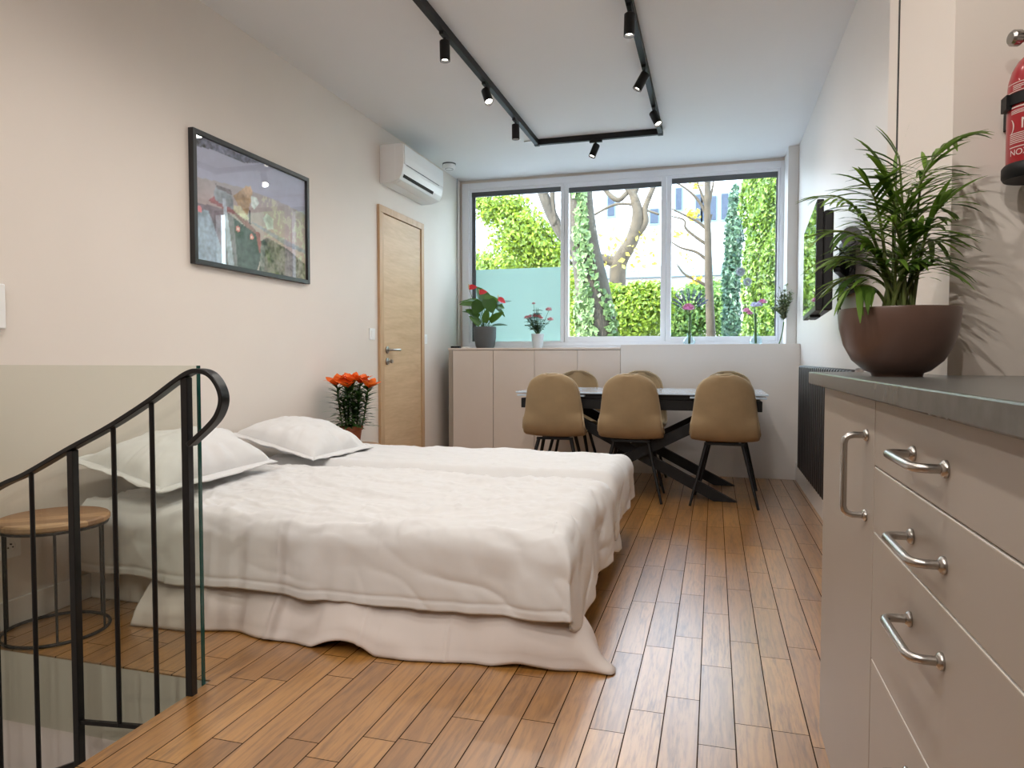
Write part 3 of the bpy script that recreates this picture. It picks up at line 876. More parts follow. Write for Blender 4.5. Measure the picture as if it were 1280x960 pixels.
cab = catmull([(0.535, 3.45, 1.25), (0.55, 3.42, 1.17), (0.60, 3.43, 1.13), (0.635, 3.50, 1.20), (0.63, 3.58, 1.32)], 8)
q = MB().tube(cab, 0.005, 6)
q.tube(catmull([(0.52, 3.5, 1.50), (0.57, 3.45, 1.44), (0.61, 3.5, 1.40), (0.58, 3.55, 1.34), (0.62, 3.6, 1.30)], 8), 0.004, 6)
q.tube(catmull([(0.52, 3.5, 1.42), (0.56, 3.42, 1.47), (0.60, 3.44, 1.50), (0.60, 3.52, 1.535)], 8), 0.004, 6)
q.build('cable', 'tvblack', tv, smooth=180)

# ------------------------------------------------------------------ fire extinguisher
EX, EY, EZ = 0.527, 1.412, 1.288
fe = thing('fire_extinguisher', 'red fire extinguisher with black base and strap on the niche wall', 'fire extinguisher', (EX, EY, EZ))
er = 0.043
MB().lathe([(0.0, 0.012), (er, 0.012), (er, 0.150), (er * 0.97, 0.168), (er * 0.86, 0.186), (er * 0.66, 0.202), (er * 0.42, 0.212), (0.014, 0.216), (0.014, 0.230), (0.0, 0.230)], (EX, EY, EZ), 40).build('cylinder', 'red', fe, smooth=60)
MB().lathe([(er * 0.72, 0.0), (er + 0.003, 0.0), (er + 0.006, 0.005), (er + 0.006, 0.021), (er + 0.002, 0.026), (er - 0.002, 0.026), (er - 0.002, 0.012), (er * 0.72, 0.008)], (EX, EY, EZ), 40).build('base', 'black', fe, smooth=40)
MB().lathe([(er, 0.124), (er + 0.0035, 0.124), (er + 0.0035, 0.143), (er, 0.143)], (EX, EY, EZ), 40).box(EX - 0.050, EX - 0.041, EY - 0.012, EY + 0.012, EZ + 0.118, EZ + 0.143).box(EX - 0.03, EX + 0.03, EY + er, 1.47, EZ + 0.10, EZ + 0.16).build('strap', 'black', fe, smooth=40)
q = MB()
q.box(EX - 0.016, EX + 0.016, EY - 0.016, EY + 0.016, EZ + 0.228, EZ + 0.252)
q.beam((EX, EY, EZ + 0.252), (EX + 0.02, EY - 0.085, EZ + 0.272), 0.02, 0.006)
q.beam((EX, EY, EZ + 0.238), (EX + 0.02, EY - 0.075, EZ + 0.226), 0.018, 0.006)
q.build('valve_lever', 'black', fe, bevel=0.002)
MB().lathe([(0.0, 0), (0.011, 0), (0.0135, 0.003), (0.0135, 0.014), (0.010, 0.018), (0.0, 0.018)], (EX - 0.028, EY - 0.004, EZ + 0.240), 16, (-1, -0.25, 0)).tube([(EX - 0.010, EY, EZ + 0.240), (EX - 0.032, EY - 0.005, EZ + 0.240)], 0.007, 10).build('pressure_gauge', 'chrome', fe, smooth=40)

DG = None
def text_mesh(s, size):
    c = bpy.data.curves.new('lettering', 'FONT')
    c.body = s
    c.size = size
    c.extrude = 0.0
    c.align_x = 'CENTER'
    o = bpy.data.objects.new('lettering', c)
    COL.objects.link(o)
    dg = bpy.context.evaluated_depsgraph_get()
    me = bpy.data.meshes.new_from_object(o.evaluated_get(dg))
    vs = [v.co.copy() for v in me.vertices]
    fs = [tuple(p.vertices) for p in me.polygons]
    bpy.data.objects.remove(o)
    bpy.data.curves.remove(c)
    bpy.data.meshes.remove(me)
    return vs, fs
lab = MB()
def wrap(vs, ang, zc, rr=er + 0.0006):
    out = []
    for v in vs:
        a = ang + v[0] / rr
        out.append((EX + rr * math.sin(a), EY - rr * math.cos(a), EZ + zc + v[1]))
    return out
def band(a0_, a1_, z0_, z1_):
    n = 14
    vs = []
    for i in range(n + 1):
        a = a0_ + (a1_ - a0_) * i / n
        for z in (z0_, z1_):
            vs.append((EX + (er + 0.0005) * math.sin(a), EY - (er + 0.0005) * math.cos(a), EZ + z))
    lab.add(vs, [(2 * i, 2 * i + 2, 2 * i + 3, 2 * i + 1) for i in range(n)])
AC_ = 0.05
for z in (0.1455, 0.1595):
    band(-1.55, 1.55, z, z + 0.0012)
for k, z in enumerate((0.149, 0.152, 0.155)):
    band(-1.25, -0.9 + 0.1 * k, z, z + 0.0012)
for k, z in enumerate((0.118, 0.113, 0.1105, 0.108)):
    band(-1.3, 1.3 - 0.1 * (k % 2), z, z + 0.0011 + 0.001 * (k == 0))
for k in range(6):
    z = 0.074 - 0.0032 * k
    band(-1.35, 1.30 - 0.12 * (k % 3), z, z + 0.0013)
band(-1.35, 0.9, 0.051, 0.0525)
for s, size, ang, zc in (('M', 0.026, -0.66, 0.081), (')', 0.026, -1.20, 0.081), ('NOX', 0.0145, -0.93, 0.0375)):
    vs, fs = text_mesh(s, size)
    lab.add(wrap(vs, ang, zc), fs)
lab.build('label_print', 'labelwhite', fe, flip=True)

# ------------------------------------------------------------------ palm in a bowl
BX, BY = 0.308, 1.363
bo = thing('potted_palm', 'parlour palm in a round brown bowl on the grey worktop', 'plant', (BX, BY, CT))
MB().lathe([(0.0, 0.0), (0.040, 0.0), (0.042, 0.006), (0.052, 0.010), (0.072, 0.028), (0.086, 0.055), (0.0935, 0.085), (0.0965, 0.115), (0.0955, 0.118), (0.0935, 0.116), (0.090, 0.095), (0.0, 0.092)], (BX, BY, CT), 56).build('bowl', 'bowl', bo, smooth=60)
MB().lathe([(0.0, 0.100), (0.05, 0.099), (0.0905, 0.096)], (BX, BY, CT), 24).build('soil', 'soil', bo, smooth=180)
CR = V((math.cos(YAW), math.sin(YAW), 0))
CF = V((-math.sin(YAW), math.cos(YAW), 0))
def palm_pt(px, py, dep):
    """spot in the plane of the palm: offsets (in mm-like units of the plant's own width) from its base"""
    return V((BX, BY, CT + 0.116)) + CR * ((px - 1122) * 0.00140) + CF * dep + V((0, 0, (388 - py) * 0.00140))
stems = MB()
leaf = MB()
random.seed(21)
fr_ = [((1186, 177), -0.02, 0.10), ((1163, 205), 0.03, 0.06), ((1166, 262), -0.03, 0.07), ((1176, 300), 0.02, 0.08), ((1164, 335), -0.04, 0.06),
       ((1150, 235), 0.05, 0.05), ((1101, 206), 0.01, 0.03), ((1113, 200), -0.02, 0.02), ((1122, 215), 0.03, 0.03), ((1076, 236), -0.02, 0.06),
       ((1040, 243), 0.02, 0.09), ((1033, 292), -0.02, 0.08), ((1052, 318), 0.05, 0.06), ((1046, 366), -0.04, 0.07), ((1064, 345), 0.03, 0.06),
       ((1092, 285), -0.07, 0.04), ((1140, 292), -0.07, 0.05), ((1112, 268), -0.05, 0.02), ((1128, 258), 0.05, 0.03), ((1078, 310), 0.0, 0.05), ((1150, 310), 0.04, 0.05), ((1100, 330), -0.06, 0.04), ((1134, 330), -0.06, 0.04), ((1118, 310), 0.06, 0.03)]
for k, ((tx, ty), dep, arch) in enumerate(fr_):
    tip = palm_pt(tx, ty, dep * 0.8)
    if tip.x > 0.40 and tip.y > 1.44:
        tip.y = 1.44
    base = V((BX, BY, CT + 0.098)) + CR * random.uniform(-0.022, 0.022) + CF * random.uniform(-0.02, 0.02)
    h = tip.z - base.z
    ctrl = base + (tip - base) * 0.30 + V((0, 0, h * 0.38 + arch * 0.75))
    path = bez(base, ctrl, tip, 22)
    stems.tube(path, [0.0034 * (1 - 0.75 * i / 21) + 0.0004 for i in range(22)], 6)
    n = 8 + int(5 * min(1, (tip - base).length / 0.3))
    roll = random.uniform(-0.5, 0.5)
    for i in range(n):
        t = 0.42 + 0.58 * i / (n - 1)
        x = t * 21
        i0 = min(20, int(x))
        p = path[i0].lerp(path[i0 + 1], x - i0)
        tan = (path[i0 + 1] - path[i0]).normalized()
        side = tan.cross(V((0, 0, 1)))
        if side.length < 0.2:
            side = CR.copy()
        side.normalize()
        side = (side * math.cos(roll) + tan.cross(side) * math.sin(roll)).normalized()
        for sg in (-1, 1):
            if i == n - 1 and sg == 1:
                continue
            L = (0.060 + 0.030 * math.sin(PI * (t - 0.4) / 0.62)) * random.uniform(0.8, 1.15)
            ang = math.radians(random.uniform(34, 58) if i < n - 2 else 14)
            d = tan * math.cos(ang) + side * sg * math.sin(ang)
            pts, ws, ss = [], [], []
            pos = p.copy()
            m = 6
            for j in range(m):
                f = j / (m - 1)
                pts.append(pos.copy())
                ws.append((0.0040 * math.sin(PI * min(1, 0.12 + f * 0.88)) ** 0.8 + 0.0004) * (L / 0.08))
                nn = d.cross(V((0, 0, 1)))
                if nn.length < 0.1:
                    nn = side.copy()
                ss.append(nn.normalized())
                d = (d + V((0, 0, -0.16))).normalized()
                pos = pos + d * (L / (m - 1))
            if max(q_.y for q_ in pts) > 1.462 and pts[-1].x > 0.40:
                continue
            leaf.strip(pts, ws, ss)
stems.build('stems', 'palmstem', bo, smooth=180)
leaf.build('fronds', 'palm', bo, smooth=180, flip=True)

# ------------------------------------------------------------------ dining table
TZt = 0.742
tx0, tx1, ty0, ty1 = -1.375, 0.345, 4.83, 5.62
tb = thing('dining_table', 'long pale-topped dining table on crossed black beams', 'table', (-0.515, 5.22, 0))
MB().box(tx0, tx1, ty0, ty1, TZt - 0.012, TZt).build('tabletop', 'tabletop', tb, bevel=0.003)
MB().box(tx0 + 0.008, tx0 + 0.5, ty0 + 0.006, ty1 - 0.006, TZt - 0.034, TZt - 0.021).build('extension_leaf', 'tabletop', tb, bevel=0.003)
MB().box(tx1 - 0.5, tx1 - 0.008, ty0 + 0.006, ty1 - 0.006, TZt - 0.034, TZt - 0.021).build('extension_leaf', 'tabletop', tb, bevel=0.003)
MB().box(tx0 + 0.08, tx1 - 0.08, ty0 + 0.05, ty1 - 0.05, TZt - 0.045, TZt - 0.013).build('slide_frame', 'black', tb)
q = MB()
q.box(-1.345, 0.31, 4.872, 4.912, 0.622, 0.692).box(-1.345, 0.31, 5.55, 5.59, 0.622, 0.692)
q.box(-1.345, -1.30, 4.912, 5.55, 0.63, 0.69).box(0.265, 0.31, 4.912, 5.55, 0.63, 0.69)
q.build('apron', 'black', tb, bevel=0.003)
XC = -0.515
for yb in (4.925, 5.56):
    for sg in (1, -1):
        # flat steel beam with horizontal ends
        x_f, x_t = XC + sg * 0.60, XC - sg * 0.60
        hw = 0.078
        poly = [(x_f - hw, 0.0), (x_f + hw, 0.0), (x_t + hw, 0.622), (x_t - hw, 0.622)]
        off = 0.026 * sg
        MB().prism(poly, lambda p, o=off, y=yb: (p[0], y + o - 0.024, p[1]), lambda p, o=off, y=yb: (p[0], y + o + 0.024, p[1])).build('leg_beam', 'black', tb, bevel=0.002)
MB().box(XC - 0.07, XC + 0.07, 4.95, 5.54, 0.27, 0.35).build('cross_brace', 'black', tb)

# ------------------------------------------------------------------ chairs
def V2(p):
    return V((p[0], p[1], 0))
_c = catmull([V((0.205, 0.425, 0)), V((0.195, 0.447, 0)), V((0.13, 0.450, 0)), V((0.02, 0.436, 0)), V((-0.09, 0.436, 0)), V((-0.165, 0.455, 0)),
              V((-0.212, 0.510, 0)), V((-0.236, 0.60, 0)), V((-0.255, 0.72, 0)), V((-0.268, 0.80, 0)), V((-0.278, 0.868, 0))], 4)
def half_width(y, z):
    if z < 0.47 and y > -0.17:                    # seat
        k = (y + 0.17) / 0.37
        w = 0.222 - 0.030 * k * k
        if y > 0.13:
            w *= math.sqrt(max(0.0, 1 - ((y - 0.13) / 0.085) ** 2)) * 0.35 + 0.65
        return w
    k = (z - 0.45) / (0.868 - 0.45)
    w = 0.221 - 0.048 * k - 0.012 * k * k
    if z > 0.73:
        q_ = min(0.965, (z - 0.73) / 0.138)
        w *= max(0.0, 1 - q_ ** 2.7) ** 0.5 * 0.75 + 0.25 * (1 - q_ ** 8)
    return w
def shell(u, v, off=0.0):
    x = v * (len(_c) - 1)
    i = min(len(_c) - 2, int(x))
    p = _c[i].lerp(_c[i + 1], x - i)
    tn = (_c[min(i + 1, len(_c) - 1)] - _c[max(i - 1, 0)]).normalized()
    nrm = V((tn.y, -tn.x, 0))                    # up / forwards
    if nrm.y < -0.3 and nrm.x < 0:
        nrm = -nrm
    a = (u * 2 - 1)
    w = half_width(p.x, p.y)
    up = max(0.0, min(1.0, (p.y - 0.44) / 0.16))
    curl = abs(a) ** 2.6 * (0.016 * (1 - up) + 0.060 * up * (1 - 0.45 * max(0, (p.y - 0.62) / 0.25)))
    y = p.x + curl * (0.15 * (1 - up) + up) + nrm.x * off
    z = p.y + curl * (1 - up) * 0.9 + nrm.y * off
    return V((a * w, y, z))
ch = thing('dining_chair', 'tan suede dining chair', 'chair', (0, 0, 0), group='tan dining chairs around the table')
NUc, NVc = 15, len(_c)
sh = MB().grid(lambda u, v: shell(u, v), NUc, NVc).build('seat_shell', 'tan', ch, smooth=180, solid=0.034, sub=1)
rim = [shell(0, j / (NVc - 1)) for j in range(NVc)] + [shell(i / 14, 1.0) for i in range(1, 14)] + [shell(1, j / (NVc - 1)) for j in range(NVc - 1, -1, -1)] + [shell(i / 14, 0) for i in range(13, 0, -1)]
rp = []
for p_ in rim:
    if not rp or (p_ - rp[-1]).length > 0.006:
        rp.append(p_)
MB().tube([p_ + V((0, 0.012 if p_.z > 0.55 else 0, 0.014 if p_.z <= 0.55 else 0.004)) for p_ in rp], 0.0055, 6, closed=True).build('piping', 'piping', sh, smooth=180)
legs = [(-0.115, -0.11, -0.215, -0.205), (0.115, -0.11, 0.215, -0.205), (-0.115, 0.10, -0.205, 0.195), (0.115, 0.10, 0.205, 0.195)]
for (ax, ay, bx, by) in legs:
    MB().tube([(ax, ay, 0.412), (ax + (bx - ax) * 0.5, ay + (by - ay) * 0.5, 0.206), (bx, by, 0.0)], [0.014, 0.0115, 0.0085], 10).build('leg', 'black', ch, smooth=60)
MB().beam((-0.13, -0.12, 0.410), (0.13, -0.12, 0.410), 0.03, 0.016).beam((-0.13, 0.11, 0.410), (0.13, 0.11, 0.410), 0.03, 0.016).beam((0, -0.12, 0.411), (0, 0.11, 0.411), 0.05, 0.012).box(-0.09, 0.09, -0.09, 0.09, 0.408, 0.419).build('under_frame', 'black', ch, bevel=0.002)
GR = 'tan dining chairs around the table'
ch.location = (-0.545, 4.935, 0)
ch['label'] = 'tan dining chair seen from behind, middle of the near side of the table'
dup(ch, (-1.090, 4.945, 0), math.radians(3), 'tan dining chair seen from behind, leftmost on the near side of the table', GR)
dup(ch, (0.076, 4.930, 0), math.radians(-2), 'tan dining chair seen from behind, rightmost on the near side of the table', GR)
dup(ch, (-1.115, 5.60, 0), PI, 'tan dining chair between table and beige cupboard, leftmost of the far row', GR)
dup(ch, (-0.585, 5.60, 0), PI, 'tan dining chair between table and ledge, middle of the far row', GR)
dup(ch, (0.105, 5.60, 0), PI, 'tan dining chair between table and ledge, rightmost of the far row', GR)

# ------------------------------------------------------------------ bed
bd = thing('bed', 'low double bed of two mattresses with a pale sheet hanging to the floor', 'bed', (-1.4, 3.05, 0))
bx0, bx1, by0, by1 = -2.44, -0.46, 2.17, 3.86
MB().box(bx0, bx1, by0, 3.205, 0.20, 0.385).build('mattress', 'mattress', bd, bevel=0.03, bseg=3)
MB().box(bx0, bx1, 3.215, by1, 0.20, 0.385).build('mattress', 'mattress', bd, bevel=0.03, bseg=3)
MB().box(bx0, bx1 - 0.40, by0 + 0.05, by1 - 0.03, 0.0, 0.20).build('divan_base', 'mattress', bd, bevel=0.01)

def fbm(p, s, o=3):
    r, a = 0.0, 1.0
    for i in range(o):
        r += a * mnoise.noise(V((p[0] * s, p[1] * s, (p[2] if len(p) > 2 else 0.0) + 7.3 * i)))
        s *= 2.0
        a *= 0.5
    return r
def smooth_(a, b, x):
    t = max(0.0, min(1.0, (x - a) / (b - a)))
    return t * t * (3 - 2 * t)

# the sheet that hangs to the floor along the near side and turns the foot corner
def skirt(u, v):
    # u along: head end -> foot corner -> foot side ; v top -> bottom
    L1 = 1.58
    L2 = 0.16
    s = u * (L1 + L2)
    n1 = fbm((s * 2.2, v * 0.7, 3.0), 1.0, 3)
    n2 = fbm((s * 7.0, v * 1.2, 9.0), 1.0, 2)
    flare = v ** 1.5
    amp = 0.02 + 0.06 * flare
    top = 0.375
    out = -0.010 + 0.115 * smooth_(0.35, 1.0, v) ** 1.2 + amp * n1 * smooth_(0.3, 0.9, v) * 0.8 + 0.012 * n2 * v
    zb_ = 0.004 + max(0.0, 0.045 * (fbm((s * 3.1, 5.0, 2.0), 1.0, 2) - 0.12))
    if 0.74 < s < 0.98:
        zb_ += 0.035 * math.sin((s - 0.74) / 0.24 * PI)
    for sc_, w_ in ((0.22, 0.008), (0.55, 0.006), (0.90, 0.008), (1.22, 0.006)):
        out += 0.0045 * math.exp(-((s - sc_ - 0.05 * n1) / w_) ** 2)
    out += 0.004 * math.exp(-((v - 0.60 - 0.03 * n1) / 0.02) ** 2)
    z = top + (zb_ - top) * v
    r = 0.10
    if s < L1 - r:
        x, y = bx0 + 0.40 + s, by0
        nx, ny = 0.0, -1.0
    elif s < L1 + r:
        a = (s - (L1 - r)) / (2 * r) * PI / 2
        nx, ny = math.sin(a), -math.cos(a)
        cxk, cyk = bx1 - r, by0 + r
        x, y = cxk + r * nx, cyk + r * ny
        k = math.exp(-((s - L1 - 0.01) / 0.045) ** 2)
        out += k * 0.015 * v
        x += k * 0.105 * v ** 7
        y += k * 0.015 * v ** 7 * math.sin(s * 90)
    else:
        nx, ny = 1.0, 0.0
        x, y = bx1, by0 + r + (s - L1 - r)
        out *= 0.35
    if v > 0.93:
        out += (v - 0.93) * 0.12
    return V((x + nx * out, y + ny * out, max(0.004, z)))
MB().grid(skirt, 320, 44).build('bed_sheet', 'sheet', bd, smooth=180, solid=0.003)
# fitted sheet seen at the head between the pillows
MB().grid(lambda u, v: V((bx0 + 0.02 + 0.62 * u, by0 + 0.02 + (by1 - by0 - 0.04) * v, 0.392 + 0.006 * fbm((u * 3, v * 6), 1.5))), 24, 48).build('fitted_sheet', 'sheet', bd, smooth=180)

def drape(x, y, xa, xb, ya, yb, top, r, puff, seed, spread=0.10, hem_wave=0.02, wr=1.0, ya_hang=True, yb_hang=False, xb_hang=True, dents=()):
    """cloth point (x, y) laid over a block whose edges are at xa.. etc.; past an edge it turns down"""
    ox = max(0.0, x - (xb - r)) if xb_hang else 0.0
    oy = max(0.0, (ya + r) - y) if ya_hang else 0.0
    oy2 = max(0.0, y - (yb - r)) if yb_hang else 0.0
    def turn(d):
        q = r * PI / 2
        if d <= 0:
            return 0.0, 0.0
        if d < q:
            a = d / r
            return r * math.sin(a), r * (1 - math.cos(a))
        return r, r + (d - q)
    hx, vx = turn(ox)
    hy, vy = turn(oy)
    hy2, vy2 = turn(oy2)
    px = min(x, xb - r) if xb_hang else x
    py = y
    if ya_hang:
        py = max(py, ya + r)
    if yb_hang:
        py = min(py, yb - r)
    down = max(vx, vy, vy2) if not (vx > 0 and vy > 0) else (vx ** 2.6 + vy ** 2.6) ** (1 / 2.6)
    px += hx
    py -= hy
    py += hy2
    # outward flare with depth and soft folds in the hanging parts
    if vy > r * 0.5:
        k = vy - r * 0.5
        f = fbm((x * 3.4, seed, 0.0), 1.0, 3)
        py -= spread * k + (0.05 * k + 0.02) * f * min(1, k / 0.08) + hem_wave * math.sin(x * 11 + seed + 3 * f) * k
    if vx > r * 0.5:
        k = vx - r * 0.5
        f = fbm((y * 3.6, seed + 4.0, 0.0), 1.0, 3)
        px += spread * 0.5 * k + (0.05 * k + 0.015) * f * min(1, k / 0.08) + hem_wave * math.sin(y * 13 + seed) * k
    flat = 1.0 - min(1.0, down / 0.12)
    n = fbm((x * 1.3, y * 1.6, seed), 1.0, 3)
    w1 = fbm((x * 2.6 + 0.8 * n, y * 9.0 - x * 2.0, seed + 2), 1.0, 3)       # long creases along the bed
    w2 = fbm((x * 7.0, y * 7.0, seed + 5), 1.0, 3)
    ridged = 1 - abs(fbm((x * 2.1 + n, y * 4.2 + x * 1.3, seed + 8), 1.0, 3)) * 2.0
    fine = max(0.0, 1 - 3.2 * abs(fbm((x * 3.3 + 0.9 * n, y * 8.0 + 1.5 * x, seed + 15), 1.0, 2))) ** 1.5
    fine2 = max(0.0, 1 - 3.5 * abs(fbm((x * 9.0 + y * 4.0, y * 9.0 - x * 5.0 + n, seed + 19), 1.0, 2))) ** 1.5
    z = top - down + wr * (0.0048 * fine + 0.0026 * fine2) * flat + (puff + 0.012 * n + wr * (0.007 * w1 + 0.004 * w2 + 0.006 * max(0, ridged) ** 3)) * (0.25 + 0.75 * flat)
    if flat < 1 and (vy > 0 or vx > 0):
        foot_ = 0.35 + 0.9 * smooth_(-1.15, -0.55, x)
        cr = wr * foot_ * (0.0030 * fbm((x * 6 + y * 4, (down) * 3, seed + 11), 1.0, 3) - 0.0042 * max(0.0, 1 - 3.4 * abs(fbm((x * 3.0 + y * 3.0 + down * 3.5, down * 6.5 - x * 2.6, seed + 23), 1.0, 2))) ** 1.5)
        wx_ = vx / (vx + vy)
        py -= cr * (1 - wx_)
        px += cr * wx_
    return V((px, py, z))

near = MB()
NXd, NYd = 340, 220
def near_duvet(u, v):
    xs, xe = -2.41, -0.46 + 0.27
    ys, ye = by0 - 0.235, 3.27
    # hem line rises towards the foot and droops at the corner
    x = xs + (xe - xs) * u
    hem = 0.02 * fbm((x * 2.0, 1.0, 5.0), 1.0, 2)
    y = ys + hem + (ye - ys - hem) * v
    ux, uy = (x - (bx1 - 0.04)) / (xe - (bx1 - 0.04)), (by0 + 0.02 - y) / (by0 + 0.02 - ys)
    if ux > 0 and uy > 0:
        L_ = (ux ** 2.4 + uy ** 2.4) ** (1 / 2.4)
        f_ = max(ux, uy) / L_
        x = bx1 - 0.04 + ux * f_ * (xe - (bx1 - 0.04))
        y = by0 + 0.02 - uy * f_ * (by0 + 0.02 - ys)
    p = drape(x, y, bx0, bx1 + 0.03, by0 - 0.035, 3.25, 0.395, 0.065, 0.036, 2.0, spread=0.16, hem_wave=0.03, wr=1.5)
    p.y = max(p.y, 2.10 + 0.03 * smooth_(-1.95, -2.15, p.x)) if p.x < -1.95 else p.y
    p.y += 0.0035 * math.exp(-((y - ys - hem - 0.032) / 0.005) ** 2)
    # the far edge lies plump over the other mattress
    e = smooth_(3.00, 3.24, y)
    p.z -= 0.055 * e
    # the head end is pulled flat under the pillows
    h_ = smooth_(-2.05, -2.41, x)
    p.z -= 0.020 * h_ if y > by0 + 0.05 else 0
    # a fold slopes down towards the near edge
    p.z -= 0.028 * smooth_(2.62, 2.16, y)
    return p
near.grid(near_duvet, NXd, NYd)
dv1 = near.build('duvet', 'linen', smooth=180, solid=0.012)
tag(dv1, 'white creased duvet over the near mattress, hanging down its near side', 'duvet', 'white duvets on the bed')
far = MB()
def far_duvet(u, v):
    xs, xe = -2.30, -0.46 + 0.20
    ys, ye = 3.14, by1 + 0.16
    x = xs + (xe - xs) * u
    y = ys + (ye - ys) * v
    p = drape(x, y, bx0, bx1 + 0.03, 2.0, by1 + 0.03, 0.395, 0.065, 0.050, 31.0, ya_hang=False, yb_hang=True, wr=0.7)
    # pressed fold creases across the duvet
    for cxk in (-1.85, -1.42, -1.0, -0.72):
        p.z += 0.004 * math.exp(-((x - cxk + (y - 3.4) * -0.35) / 0.012) ** 2)
    e = smooth_(3.215, 3.15, y)
    p.z -= 0.060 * e
    return p
far.grid(far_duvet, 260, 110)
dv2 = far.build('duvet', 'linen', smooth=180, solid=0.012)
tag(dv2, 'white duvet with pressed fold lines over the far mattress', 'duvet', 'white duvets on the bed')

def pillow(label, corners, thick, seed, sag=0.0):
    """corners: near-foot, far-foot, far-wall, near-wall (world)"""
    A, B, C, D = [V(c) for c in corners]
    cen = (A + B + C + D) / 4
    t = thing('pillow', label, 'pillow', tuple(cen), group='white pillows on the bed')
    nrm = (B - A).cross(D - A).normalized()
    if nrm.z < 0:
        nrm = -nrm
    def surf(u, v, sgn):
        p = A * (1 - u) * (1 - v) + B * u * (1 - v) + C * u * v + D * (1 - u) * v
        a, b = 2 * u - 1, 2 * v - 1
        # concave sides, plump middle
        p = p + (cen - p) * (0.045 * ((1 - a * a) * b * b + (1 - b * b) * a * a))
        prof = (max(0.0, 1 - abs(a) ** 2.6) * max(0.0, 1 - abs(b) ** 2.6)) ** 0.55
        w = fbm((u * 3.2, v * 3.2, seed), 1.0, 3)
        rad = fbm((math.atan2(b, a) * 2.6, 0.5, seed + 3), 1.0, 3)
        edge = smooth_(0.35, 0.95, max(abs(a), abs(b)))
        hgt = thick * prof * (1 + 0.12 * w) + 0.032 * rad * edge * prof ** 0.4 + 0.006 * fbm((u * 9, v * 9, seed), 1.0, 2) * prof ** 0.3
        k = 1.0 if sgn > 0 else 0.42
        return p + nrm * (sgn * hgt * k + 0.004 * sgn)
    m = MB()
    n = 56
    m.grid(lambda u, v: surf(u, v, 1), n, n)
    m.grid(lambda u, v: surf(1 - u, v, -1), n, n)
    m.build('pillowcase', 'linen', t, smooth=180)
    # flat flange round the edge
    f = MB()
    def fl(u, v):
        s = (u % 1.0) * 4
        k = int(s) % 4
        fr = s - int(s)
        e = [(0, 0), (1, 0), (1, 1), (0, 1), (0, 0)]
        uu = e[k][0] + (e[k + 1][0] - e[k][0]) * fr
        vv = e[k][1] + (e[k + 1][1] - e[k][1]) * fr
        p = surf(uu, vv, 1)
        d = (p - cen)
        d = d - nrm * d.dot(nrm)
        wob = 0.010 * fbm((u * 24, v, seed + 6), 1.0, 2)
        return p + d.normalized() * (0.036 * v) + nrm * (wob * v - 0.006 * v)
    f.grid(fl, 121, 4)
    f.build('flange', 'linen', t, smooth=180, solid=0.004)
    return t
pillow('white pillow on the near side of the bed, behind the black railing',
       [(-2.02, 2.16, 0.480), (-1.99, 2.80, 0.50), (-2.37, 2.84, 0.61), (-2.38, 2.12, 0.585)], 0.118, 1.0)
pillow('white pillow on the far side of the bed, beside the orange lilies',
       [(-1.94, 3.08, 0.475), (-1.91, 3.60, 0.475), (-2.36, 3.66, 0.565), (-2.37, 3.04, 0.59)], 0.110, 14.0)

# ------------------------------------------------------------------ round stools
def stool(x, y, label):
    t = thing('round_stool', label, 'stool', (x, y, 0), group='round wood-topped stools beside the bed')
    R, zt_ = 0.177, 0.415
    MB().lathe([(0.0, zt_ - 0.024), (R - 0.006, zt_ - 0.024), (R, zt_ - 0.018), (R, zt_ - 0.006), (R - 0.006, zt_), (0.0, zt_)], (x, y, 0), 48).build('seat', 'stooltop', t, smooth=40)
    rr = 0.168
    MB().tube([(x + rr * math.cos(a), y + rr * math.sin(a), zt_ - 0.030) for a in (2 * PI * i / 40 for i in range(40))], 0.005, 6, closed=True).build('top_ring', 'black', t, smooth=180)
    MB().tube([(x + rr * math.cos(a), y + rr * math.sin(a), 0.006) for a in (2 * PI * i / 40 for i in range(40))], 0.006, 6, closed=True).build('floor_ring', 'black', t, smooth=180)
    for a in (0.35, 1.39, 2.44, 3.49, 4.54, 5.59):
        px, py = x + rr * math.cos(a), y + rr * math.sin(a)
        MB().tube([(px, py, 0.008), (px, py, zt_ - 0.026)], 0.0042, 6).build('leg', 'black', t)
    return t
stool(-2.266, 1.918, 'round wooden stool with thin black wire legs behind the stair railing')
stool(-2.262, 4.065, 'round wooden stool under the pot of orange lilies, mostly hidden by the bed')

# ------------------------------------------------------------------ stair railing and glass guard
RYY = 1.655
sr = thing('stair_railing', 'black iron stair railing with a curled handrail end at the left', 'railing', (-1.9, RYY, -0.3))
pts = [(-2.42, 0.452), (-2.172, 0.573), (-2.052, 0.621), (-1.883, 0.703), (-1.723, 0.777), (-1.583, 0.852), (-1.489, 0.910), (-1.440, 0.937), (-1.405, 0.944),
       (-1.366, 0.934), (-1.338, 0.904), (-1.326, 0.866), (-1.337, 0.827), (-1.366, 0.792), (-1.440, 0.732)]
path = catmull([V((p[0], RYY, p[1])) for p in pts], 6)
w2, t2 = 0.0175, 0.0068
MB().sweep(path, [(-w2, -t2), (w2, -t2), (w2, t2), (-w2, t2)], fixed=(0, 1, 0)).build('handrail', 'blackrail', sr, smooth=35, bevel=0.002)
for x, zt_, zb_ in ((-1.453, 0.925, -0.36), (-1.875, 0.70, -0.29)):
    MB().box(x - 0.0115, x + 0.0115, RYY - 0.0115, RYY + 0.0115, zb_, zt_).build('newel_post', 'blackrail', sr, bevel=0.002)
for x, zt_, zb_ in ((-2.360, 0.478, -0.50), (-2.200, 0.556, -0.42), (-2.041, 0.622, -0.35), (-1.718, 0.777, -0.135), (-1.577, 0.850, -0.125)):
    MB().tube([(x, RYY, zb_), (x, RYY, zt_)], 0.0072, 8).build('baluster', 'blackrail', sr, smooth=60)
